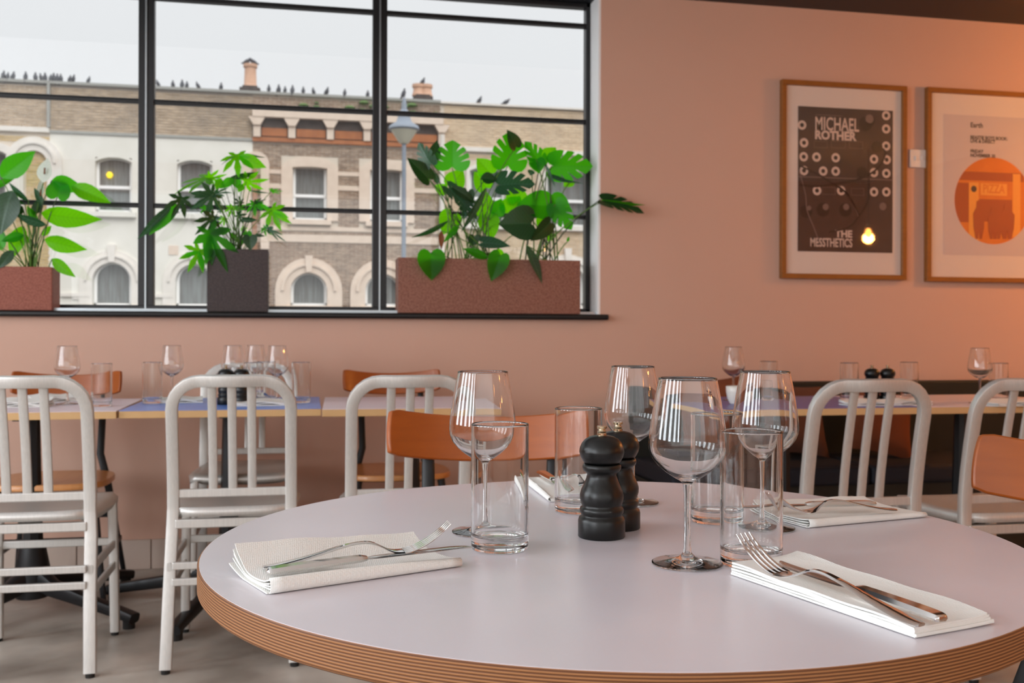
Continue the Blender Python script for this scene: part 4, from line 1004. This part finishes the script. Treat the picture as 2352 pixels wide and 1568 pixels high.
small_napkin(128, 3.76, .17, .11, .5, 'folded white napkin behind the wine glass on the pink table', 4)
small_napkin(418, 3.72, .15, .09, .1, 'small folded napkin on the light blue table, behind the chair rail')
small_napkin(608, 3.60, .20, .12, .05, 'folded napkin with fork on the light blue table')
small_napkin(2000, 3.68, .20, .10, .0, 'folded napkin in front of the small mills on the violet table')
small_napkin(2080, 3.72, .16, .10, .1, 'folded napkin under the tumbler where violet and lilac tables meet')
small_napkin(2330, 3.70, .22, .11, .0, 'folded napkin on the lilac table at the right edge')
c_ = far(600, 3.64); put_fork((c_.x+.02, c_.y+.07, TT+.022), (c_.x-.0, c_.y-.13, TT+.03), 'fork on the light blue table between glasses')
c_ = far(268, 3.6)

# ------------------------------------------------------------------ planters
def planter(label, xa_, xb_, y0, z1, m):
    w = xb_-xa_; y1 = 4.575; d = y1-y0; z0 = WB+.001; h = z1-z0; t = thing('planter', label, 'planter', ((xa_+xb_)/2, (y0+y1)/2, z0)); th = .012
    q = MB().box(-w/2, w/2, -d/2, -d/2+th, 0, h).box(-w/2, w/2, d/2-th, d/2, 0, h).box(-w/2, -w/2+th, -d/2+th, d/2-th, 0, h).box(w/2-th, w/2, -d/2+th, d/2-th, 0, h).box(-w/2+th, w/2-th, -d/2+th, d/2-th, 0, .012)
    q.build('box', m, t, bevel=.002); MB().box(-w/2+th, w/2-th, -d/2+th, d/2-th, h-.04, h-.02).build('soil', 'soil', t); return t
YF = 4.435
planter('brick red square planter at the left end of the sill', -1.42, W(119, 700, YF).x, YF, W(60, 612, YF).z, 'planter_red')
planter('black square planter on the sill in the middle', W(475, 700, YF).x, W(615, 700, YF).x, YF, W(540, 571.5, YF).z, 'planter_black')
planter('long reddish brown trough planter at the right end of the sill', W(914, 700, YF).x, W(1333, 700, YF).x, YF, W(1100, 594, YF).z, 'planter_brown')

# ------------------------------------------------------------------ leaves
def outline(kind):
    """outline of a leaf along +x (length 1), list of (x, y)"""
    up = []
    if kind == 'lance': up = [(0, 0), (.05, .07), (.15, .16), (.3, .225), (.45, .235), (.6, .205), (.75, .145), (.88, .07), (.95, .03), (1, 0)]
    elif kind == 'heart': up = [(.10, 0), (.0, .09), (-.05, .22), (.0, .36), (.13, .46), (.3, .485), (.48, .44), (.65, .34), (.8, .21), (.92, .08), (1, 0)]
    elif kind == 'monstera':
        up = [(.10, 0), (.0, .09), (-.05, .24), (.0, .38), (.12, .46), (.26, .49), (.34, .47), (.32, .36), (.27, .22), (.345, .33), (.42, .46), (.52, .45), (.58, .41), (.51, .29), (.43, .16), (.545, .27), (.66, .38), (.73, .34), (.78, .29), (.69, .18), (.61, .10), (.72, .16), (.84, .23), (.92, .13), (1, 0)]
    elif kind == 'palmate':                                    # seven pointed lobes around the stalk
        pts = []; lob = [(-128, .42), (-82, .66), (-40, .88), (0, 1.0), (40, .88), (82, .66), (128, .42)]
        for i, (a, l) in enumerate(lob):
            a = math.radians(a); d = (math.cos(a), math.sin(a)); n_ = (-d[1], d[0])
            for s, w in ((.30, -.085), (.55, -.135), (.78, -.085), (1, 0), (.78, .085), (.55, .135), (.30, .085)): pts.append((d[0]*l*s+n_[0]*w*l**.5, d[1]*l*s+n_[1]*w*l**.5))
            if i < 6:
                b_ = math.radians((lob[i][0]+lob[i+1][0])/2); pts.append((math.cos(b_)*.24, math.sin(b_)*.24))
        pts.append((-.10, .0)); return pts
    elif kind == 'round': return [(.5+.5*math.cos(a*2*PI/20), .5*math.sin(a*2*PI/20)) for a in range(20)]
    return up+[(x, -y) for x, y in reversed(up[1:-1])]
def leaf_mesh(kind, L_, ws, bend, fold, mname):
    pts = outline(kind); mx = max(abs(p[1]) for p in pts)*2
    vs3 = [Vector((x, y, 0)) for x, y in pts]; tris = geometry.tessellate_polygon([vs3])
    bm = bmesh.new(); bv = [bm.verts.new(v) for v in vs3]
    for t in tris:
        try: bm.faces.new([bv[i] for i in t])
        except ValueError: pass
    bmesh.ops.subdivide_edges(bm, edges=[e_ for e_ in bm.edges if e_.calc_length() > .22], cuts=1); bmesh.ops.triangulate(bm, faces=bm.faces)
    bmesh.ops.subdivide_edges(bm, edges=[e_ for e_ in bm.edges if e_.calc_length() > .16], cuts=1); bmesh.ops.triangulate(bm, faces=bm.faces)
    for v in bm.verts:
        x, y = v.co.x, v.co.y*ws/mx
        r = x if kind != 'palmate' else math.hypot(x, v.co.y)
        z = fold*abs(y)-bend*r*r-(.35*bend*y*y)
        v.co = Vector((x*L_, y*L_, z*L_))
    bmesh.ops.recalc_face_normals(bm, faces=bm.faces)
    me = bpy.data.meshes.new('leaf'); bm.to_mesh(me); bm.free(); me.materials.append(MATS[mname]); me.polygons.foreach_set('use_smooth', [True]*len(me.polygons)); return me
def curve_pts(a, b, sag=0.0, n=7, up=.5):
    a, b = Vector(a), Vector(b); m = a.lerp(b, .55)+Vector((0, 0, (b-a).length*.12*up))+Vector((-(b.x-a.x)*.22, 0, 0))
    return [(1-t)**2*a+2*t*(1-t)*m+t*t*b for t in [i/n for i in range(n+1)]]
def plant(name, label, org_px, leaves, conv, yorg, stem_r=.0022, stem_m='stem_green'):
    o0 = W(org_px[0], org_px[1], yorg); t = thing(name, label, 'plant', (o0.x, o0.y, o0.z-.03))
    for lf in leaves:
        kind, bx_, by_, tx_, ty_, ws, mname = lf[:7]; roll, y0_, y1_, bend, fold = (list(lf[7:])+[None]*5)[:5]
        roll = 0 if roll is None else roll; y0_ = yorg if y0_ is None else y0_; y1_ = y0_ if y1_ is None else y1_; bend = .12 if bend is None else bend; fold = .18 if fold is None else fold
        b0 = conv(bx_, by_); b1 = conv(tx_, ty_); A, B = W(*b0, y0_), W(*b1, y1_)
        d = B-A; L_ = d.length; ex = d.normalized(); nrm = Vector((0, -1, 0)); nrm = (nrm-ex*nrm.dot(ex)).normalized(); nrm = Matrix.Rotation(math.radians(roll), 3, ex) @ nrm; ey = nrm.cross(ex)
        me = leaf_mesh(kind, L_, ws, bend, fold, mname)
        rot = Matrix((ex, ey, nrm)).transposed().to_4x4()
        if nrm.dot(Vector((0, 0, 1))) < -.3: pass
        lo = bpy.data.objects.new('leaf', me); COL.objects.link(lo); lo.parent = t
        lo.matrix_local = Matrix.Translation(A-t.location) @ rot
        att = A+ex*L_*(.08 if kind in ('heart', 'monstera') else 0)
        if len(lf) > 12 and lf[12] == 'nostem': continue
        so = Vector((o0.x+random.uniform(-.025, .025), yorg+random.uniform(-.02, .02), o0.z-.03))
        if len(lf) > 12 and lf[12] is not None: q1 = conv(*lf[12]); so = W(*q1, yorg); so.z = o0.z-.03
        st = MB().tube([p-t.location for p in curve_pts(so, att)], stem_r, 6, (.2, .9, .3), scales=[(1.25, 1.25)]*4+[(1, 1)]*4).build('stem', stem_m if random.random() < .75 else 'stem_dark', t, smooth='all')
    return t
B_, G_, D_, S_ = 'leaf_bright', 'leaf_green', 'leaf_dark', 'leaf_sheen'
cv = lambda X, Y: (X/3.919, 330+Y/3.919)
lily = [
 ('lance', 5, 300, 305, 70, .52, G_, 10, 4.50, 4.46), ('lance', -60, 400, 130, 290, .4, G_, -30, 4.52, 4.5),
 ('lance', 465, 330, 720, 415, .62, G_, 20, 4.48, 4.46, .3), ('lance', 640, 380, 975, 508, .42, B_, -10, 4.46, 4.42, .2, .2, 'nostem'), ('heart', 512, 500, 560, 285, .95, G_, 0, 4.47, 4.48),
 ('lance', 370, 625, 860, 722, .40, B_, 25, 4.49, 4.45, .30), ('lance', 400, 860, 740, 970, .42, B_, 20, 4.48, 4.44, .25), ('lance', 470, 1035, 640, 1190, .40, B_, 10, 4.47, 4.42, .25, .2, (430, 1090)),
 ('lance', 420, 730, 115, 650, .42, S_, -50, 4.45, 4.42), ('lance', 255, 510, 60, 360, .40, S_, -50, 4.46, 4.44), ('lance', 225, 545, 80, 475, .3, S_, -60, 4.47, 4.44),
 ('lance', 210, 740, 90, 1030, .5, B_, 10, 4.53, 4.50), ('lance', 215, 820, 10, 870, .5, G_, 10, 4.50, 4.47), ('lance', 110, 420, -20, 810, .62, D_, 10, 4.44, 4.42),
 ('lance', 120, 960, -20, 1120, .5, D_, 0, 4.44, 4.42), ('lance', 200, 560, 90, 650, .8, D_, 0, 4.50, 4.48), ('lance', 385, 560, 310, 390, .35, S_, 20, 4.49, 4.48), ('lance', 380, 830, 460, 735, .5, B_, 0, 4.50, 4.50),
 ('lance', 330, 700, 240, 560, .45, G_, 0, 4.52, 4.50), ('lance', 160, 500, 60, 430, .7, B_, 0, 4.54, 4.54), ('lance', 300, 640, 380, 480, .5, D_, 0, 4.52, 4.52), ('lance', -80, 700, -260, 480, .4, G_, 0, 4.5, 4.46), ('lance', -60, 900, -300, 800, .4, G_, 0, 4.5, 4.46),
 ('lance', 390, 350, 425, 125, .62, 'spathe_white', -15, 4.50, 4.50, .05), ('lance', 355, 480, 375, 320, .42, 'spathe_white', 40, 4.50, 4.50, .05),
 ('lance', 20, 960, -60, 700, .5, G_, 0, 4.5, 4.5), ('lance', 250, 900, 215, 800, .5, B_, 0, 4.53, 4.53)]
pl = plant('peace_lily', 'peace lily with glossy pointed leaves and white flowers in the red planter', (290/3.919, 330+1110/3.919), lily, cv, 4.50)
for X, Y in ((400, 245), (366, 440)):
    a = W(*cv(X, Y+30), 4.488)-pl.location; b_ = W(*cv(X+3, Y-28), 4.486)-pl.location; MB().tube([a, a.lerp(b_, .5), b_], .0035, 8, (0, 1, 0)).build('spadix', 'dry_leaf', pl, smooth='all')
cv = lambda X, Y: (310+X/5.057, 330+Y/5.057)
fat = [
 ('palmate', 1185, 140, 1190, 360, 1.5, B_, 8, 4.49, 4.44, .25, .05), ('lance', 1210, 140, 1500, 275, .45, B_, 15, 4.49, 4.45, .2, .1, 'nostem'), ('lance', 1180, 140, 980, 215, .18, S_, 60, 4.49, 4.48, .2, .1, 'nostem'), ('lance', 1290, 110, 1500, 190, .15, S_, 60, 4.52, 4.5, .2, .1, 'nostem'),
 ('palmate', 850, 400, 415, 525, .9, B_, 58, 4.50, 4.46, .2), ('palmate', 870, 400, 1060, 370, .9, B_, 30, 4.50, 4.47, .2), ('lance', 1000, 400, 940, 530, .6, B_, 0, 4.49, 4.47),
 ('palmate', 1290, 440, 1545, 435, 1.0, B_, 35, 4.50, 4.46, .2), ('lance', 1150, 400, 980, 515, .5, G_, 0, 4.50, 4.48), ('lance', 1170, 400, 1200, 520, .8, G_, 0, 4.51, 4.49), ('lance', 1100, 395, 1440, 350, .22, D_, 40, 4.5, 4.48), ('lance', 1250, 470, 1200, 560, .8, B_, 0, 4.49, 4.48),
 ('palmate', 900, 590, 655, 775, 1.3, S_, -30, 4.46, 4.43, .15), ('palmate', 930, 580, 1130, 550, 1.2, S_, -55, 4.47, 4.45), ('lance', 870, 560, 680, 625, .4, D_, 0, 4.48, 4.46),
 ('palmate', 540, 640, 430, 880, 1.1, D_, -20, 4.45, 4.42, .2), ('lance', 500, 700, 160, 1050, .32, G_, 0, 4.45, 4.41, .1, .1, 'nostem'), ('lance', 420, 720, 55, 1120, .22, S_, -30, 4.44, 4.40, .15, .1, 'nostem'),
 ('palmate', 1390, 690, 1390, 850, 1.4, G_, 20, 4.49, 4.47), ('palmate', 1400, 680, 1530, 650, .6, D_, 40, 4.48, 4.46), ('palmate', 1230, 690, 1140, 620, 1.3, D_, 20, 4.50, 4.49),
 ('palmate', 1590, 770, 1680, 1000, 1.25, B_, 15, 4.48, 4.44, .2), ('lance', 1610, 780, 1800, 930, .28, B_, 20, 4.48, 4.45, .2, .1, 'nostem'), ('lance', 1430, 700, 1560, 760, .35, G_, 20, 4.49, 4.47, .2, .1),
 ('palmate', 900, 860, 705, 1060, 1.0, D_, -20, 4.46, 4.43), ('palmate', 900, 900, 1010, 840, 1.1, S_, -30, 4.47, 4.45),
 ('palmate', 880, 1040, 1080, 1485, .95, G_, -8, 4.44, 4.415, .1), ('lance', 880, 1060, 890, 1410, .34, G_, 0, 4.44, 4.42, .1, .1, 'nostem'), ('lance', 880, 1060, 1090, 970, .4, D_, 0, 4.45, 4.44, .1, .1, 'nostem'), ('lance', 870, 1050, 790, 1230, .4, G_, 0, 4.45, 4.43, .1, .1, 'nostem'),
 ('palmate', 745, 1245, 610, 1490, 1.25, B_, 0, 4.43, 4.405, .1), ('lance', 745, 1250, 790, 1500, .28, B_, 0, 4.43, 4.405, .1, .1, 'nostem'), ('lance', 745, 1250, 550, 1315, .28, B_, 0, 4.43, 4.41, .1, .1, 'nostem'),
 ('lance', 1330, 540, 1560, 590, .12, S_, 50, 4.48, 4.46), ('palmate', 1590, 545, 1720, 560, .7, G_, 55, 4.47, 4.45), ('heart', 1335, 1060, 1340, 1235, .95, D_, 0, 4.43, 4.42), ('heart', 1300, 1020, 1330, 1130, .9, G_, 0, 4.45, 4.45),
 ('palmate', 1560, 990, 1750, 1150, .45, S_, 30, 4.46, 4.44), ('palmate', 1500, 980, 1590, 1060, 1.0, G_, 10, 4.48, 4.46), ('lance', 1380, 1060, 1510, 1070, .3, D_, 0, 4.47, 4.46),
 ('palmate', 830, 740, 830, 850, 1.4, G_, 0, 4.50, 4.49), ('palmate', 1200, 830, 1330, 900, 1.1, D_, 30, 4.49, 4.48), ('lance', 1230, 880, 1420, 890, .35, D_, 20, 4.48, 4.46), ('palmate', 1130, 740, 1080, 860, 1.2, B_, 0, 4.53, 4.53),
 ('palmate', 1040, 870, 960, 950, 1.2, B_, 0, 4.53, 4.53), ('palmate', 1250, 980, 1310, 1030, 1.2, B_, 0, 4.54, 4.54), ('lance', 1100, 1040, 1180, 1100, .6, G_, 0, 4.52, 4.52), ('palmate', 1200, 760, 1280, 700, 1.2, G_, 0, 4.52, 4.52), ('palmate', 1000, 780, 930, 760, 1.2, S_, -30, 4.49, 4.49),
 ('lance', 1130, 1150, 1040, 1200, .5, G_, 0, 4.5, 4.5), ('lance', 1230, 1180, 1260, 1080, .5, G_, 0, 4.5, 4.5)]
plant('fatsia', 'bushy plant with lobed hand-shaped leaves in the black planter', (310+1180/5.057, 571), fat, cv, 4.50, .0016)
c3 = lambda X, Y: (920+X/4.126, 280+Y/4.126)
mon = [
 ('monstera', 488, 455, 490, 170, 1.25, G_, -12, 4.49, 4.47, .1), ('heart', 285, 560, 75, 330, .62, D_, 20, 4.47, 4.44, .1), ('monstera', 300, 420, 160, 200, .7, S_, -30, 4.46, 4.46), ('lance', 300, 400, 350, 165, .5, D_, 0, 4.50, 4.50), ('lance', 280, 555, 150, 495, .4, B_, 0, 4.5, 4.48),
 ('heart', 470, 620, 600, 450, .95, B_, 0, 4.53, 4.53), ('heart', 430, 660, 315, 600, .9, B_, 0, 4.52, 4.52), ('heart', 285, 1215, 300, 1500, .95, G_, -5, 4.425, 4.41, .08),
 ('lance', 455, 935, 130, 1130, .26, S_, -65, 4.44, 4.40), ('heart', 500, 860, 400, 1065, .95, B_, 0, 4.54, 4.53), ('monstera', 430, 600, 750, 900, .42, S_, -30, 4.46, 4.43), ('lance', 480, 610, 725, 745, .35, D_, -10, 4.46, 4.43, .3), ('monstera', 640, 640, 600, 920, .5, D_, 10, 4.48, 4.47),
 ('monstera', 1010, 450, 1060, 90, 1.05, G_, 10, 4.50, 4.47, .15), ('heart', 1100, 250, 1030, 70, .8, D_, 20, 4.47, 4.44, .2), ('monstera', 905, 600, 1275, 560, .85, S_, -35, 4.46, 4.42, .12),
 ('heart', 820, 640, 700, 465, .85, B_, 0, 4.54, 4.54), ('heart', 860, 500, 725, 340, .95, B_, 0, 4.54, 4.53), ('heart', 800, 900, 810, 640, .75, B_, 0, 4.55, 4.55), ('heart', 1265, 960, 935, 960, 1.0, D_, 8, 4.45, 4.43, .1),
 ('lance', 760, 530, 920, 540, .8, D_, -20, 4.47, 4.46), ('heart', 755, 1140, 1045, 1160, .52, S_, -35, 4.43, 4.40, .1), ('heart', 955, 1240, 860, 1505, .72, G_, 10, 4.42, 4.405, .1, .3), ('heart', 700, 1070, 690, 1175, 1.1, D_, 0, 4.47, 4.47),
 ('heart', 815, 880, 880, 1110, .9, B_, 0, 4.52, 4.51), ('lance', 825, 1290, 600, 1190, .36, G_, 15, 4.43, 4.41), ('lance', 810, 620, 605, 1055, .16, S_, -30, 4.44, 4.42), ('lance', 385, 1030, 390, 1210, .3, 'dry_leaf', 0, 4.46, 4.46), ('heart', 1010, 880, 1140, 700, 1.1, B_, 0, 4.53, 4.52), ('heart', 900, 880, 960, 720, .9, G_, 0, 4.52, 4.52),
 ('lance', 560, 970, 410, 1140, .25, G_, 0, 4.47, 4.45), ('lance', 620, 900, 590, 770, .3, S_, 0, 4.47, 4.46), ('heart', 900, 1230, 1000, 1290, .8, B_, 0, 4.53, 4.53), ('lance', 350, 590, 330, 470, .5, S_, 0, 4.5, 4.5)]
plant('monstera', 'left half of the lush monstera in the long planter, by the street lamp', (920+600/4.126, 594), [l if len(l) > 12 else tuple(list(l)+[None]*(12-len(l))+[(random.uniform(380, 900), 1290)]) for l in mon], c3, 4.50, .0022)
c4 = lambda X, Y: (1170+X/3.921, 280+Y/3.921)
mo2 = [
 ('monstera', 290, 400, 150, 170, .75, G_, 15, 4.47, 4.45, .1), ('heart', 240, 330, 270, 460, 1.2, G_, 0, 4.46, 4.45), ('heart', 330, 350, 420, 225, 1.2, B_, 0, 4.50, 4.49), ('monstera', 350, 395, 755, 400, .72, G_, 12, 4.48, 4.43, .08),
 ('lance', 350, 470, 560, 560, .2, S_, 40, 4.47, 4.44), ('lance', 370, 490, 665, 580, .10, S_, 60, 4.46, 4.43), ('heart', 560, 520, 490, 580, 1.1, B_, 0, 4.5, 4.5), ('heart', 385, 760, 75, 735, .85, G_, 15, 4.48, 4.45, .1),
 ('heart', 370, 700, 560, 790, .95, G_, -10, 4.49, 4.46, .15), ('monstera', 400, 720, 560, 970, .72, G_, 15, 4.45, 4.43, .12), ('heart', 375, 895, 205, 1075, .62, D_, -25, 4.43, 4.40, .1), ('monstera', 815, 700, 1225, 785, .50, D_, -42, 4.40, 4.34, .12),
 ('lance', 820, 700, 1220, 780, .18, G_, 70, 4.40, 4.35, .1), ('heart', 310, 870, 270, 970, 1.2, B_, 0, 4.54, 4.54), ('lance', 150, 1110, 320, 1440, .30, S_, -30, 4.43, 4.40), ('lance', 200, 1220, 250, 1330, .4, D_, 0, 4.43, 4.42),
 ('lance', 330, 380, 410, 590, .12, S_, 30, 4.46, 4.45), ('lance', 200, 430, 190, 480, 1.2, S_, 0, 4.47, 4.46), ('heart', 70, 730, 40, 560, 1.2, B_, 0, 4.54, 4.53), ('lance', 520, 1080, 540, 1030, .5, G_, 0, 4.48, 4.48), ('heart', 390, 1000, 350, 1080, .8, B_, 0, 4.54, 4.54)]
plant('monstera', 'right half of the monstera, one leaf reaching out over the wall', (1170+330/3.921, 597), [l if len(l) > 12 else tuple(list(l)+[None]*(12-len(l))+[(random.uniform(80, 470), 1240)]) for l in mo2], c4, 4.50, .0026)
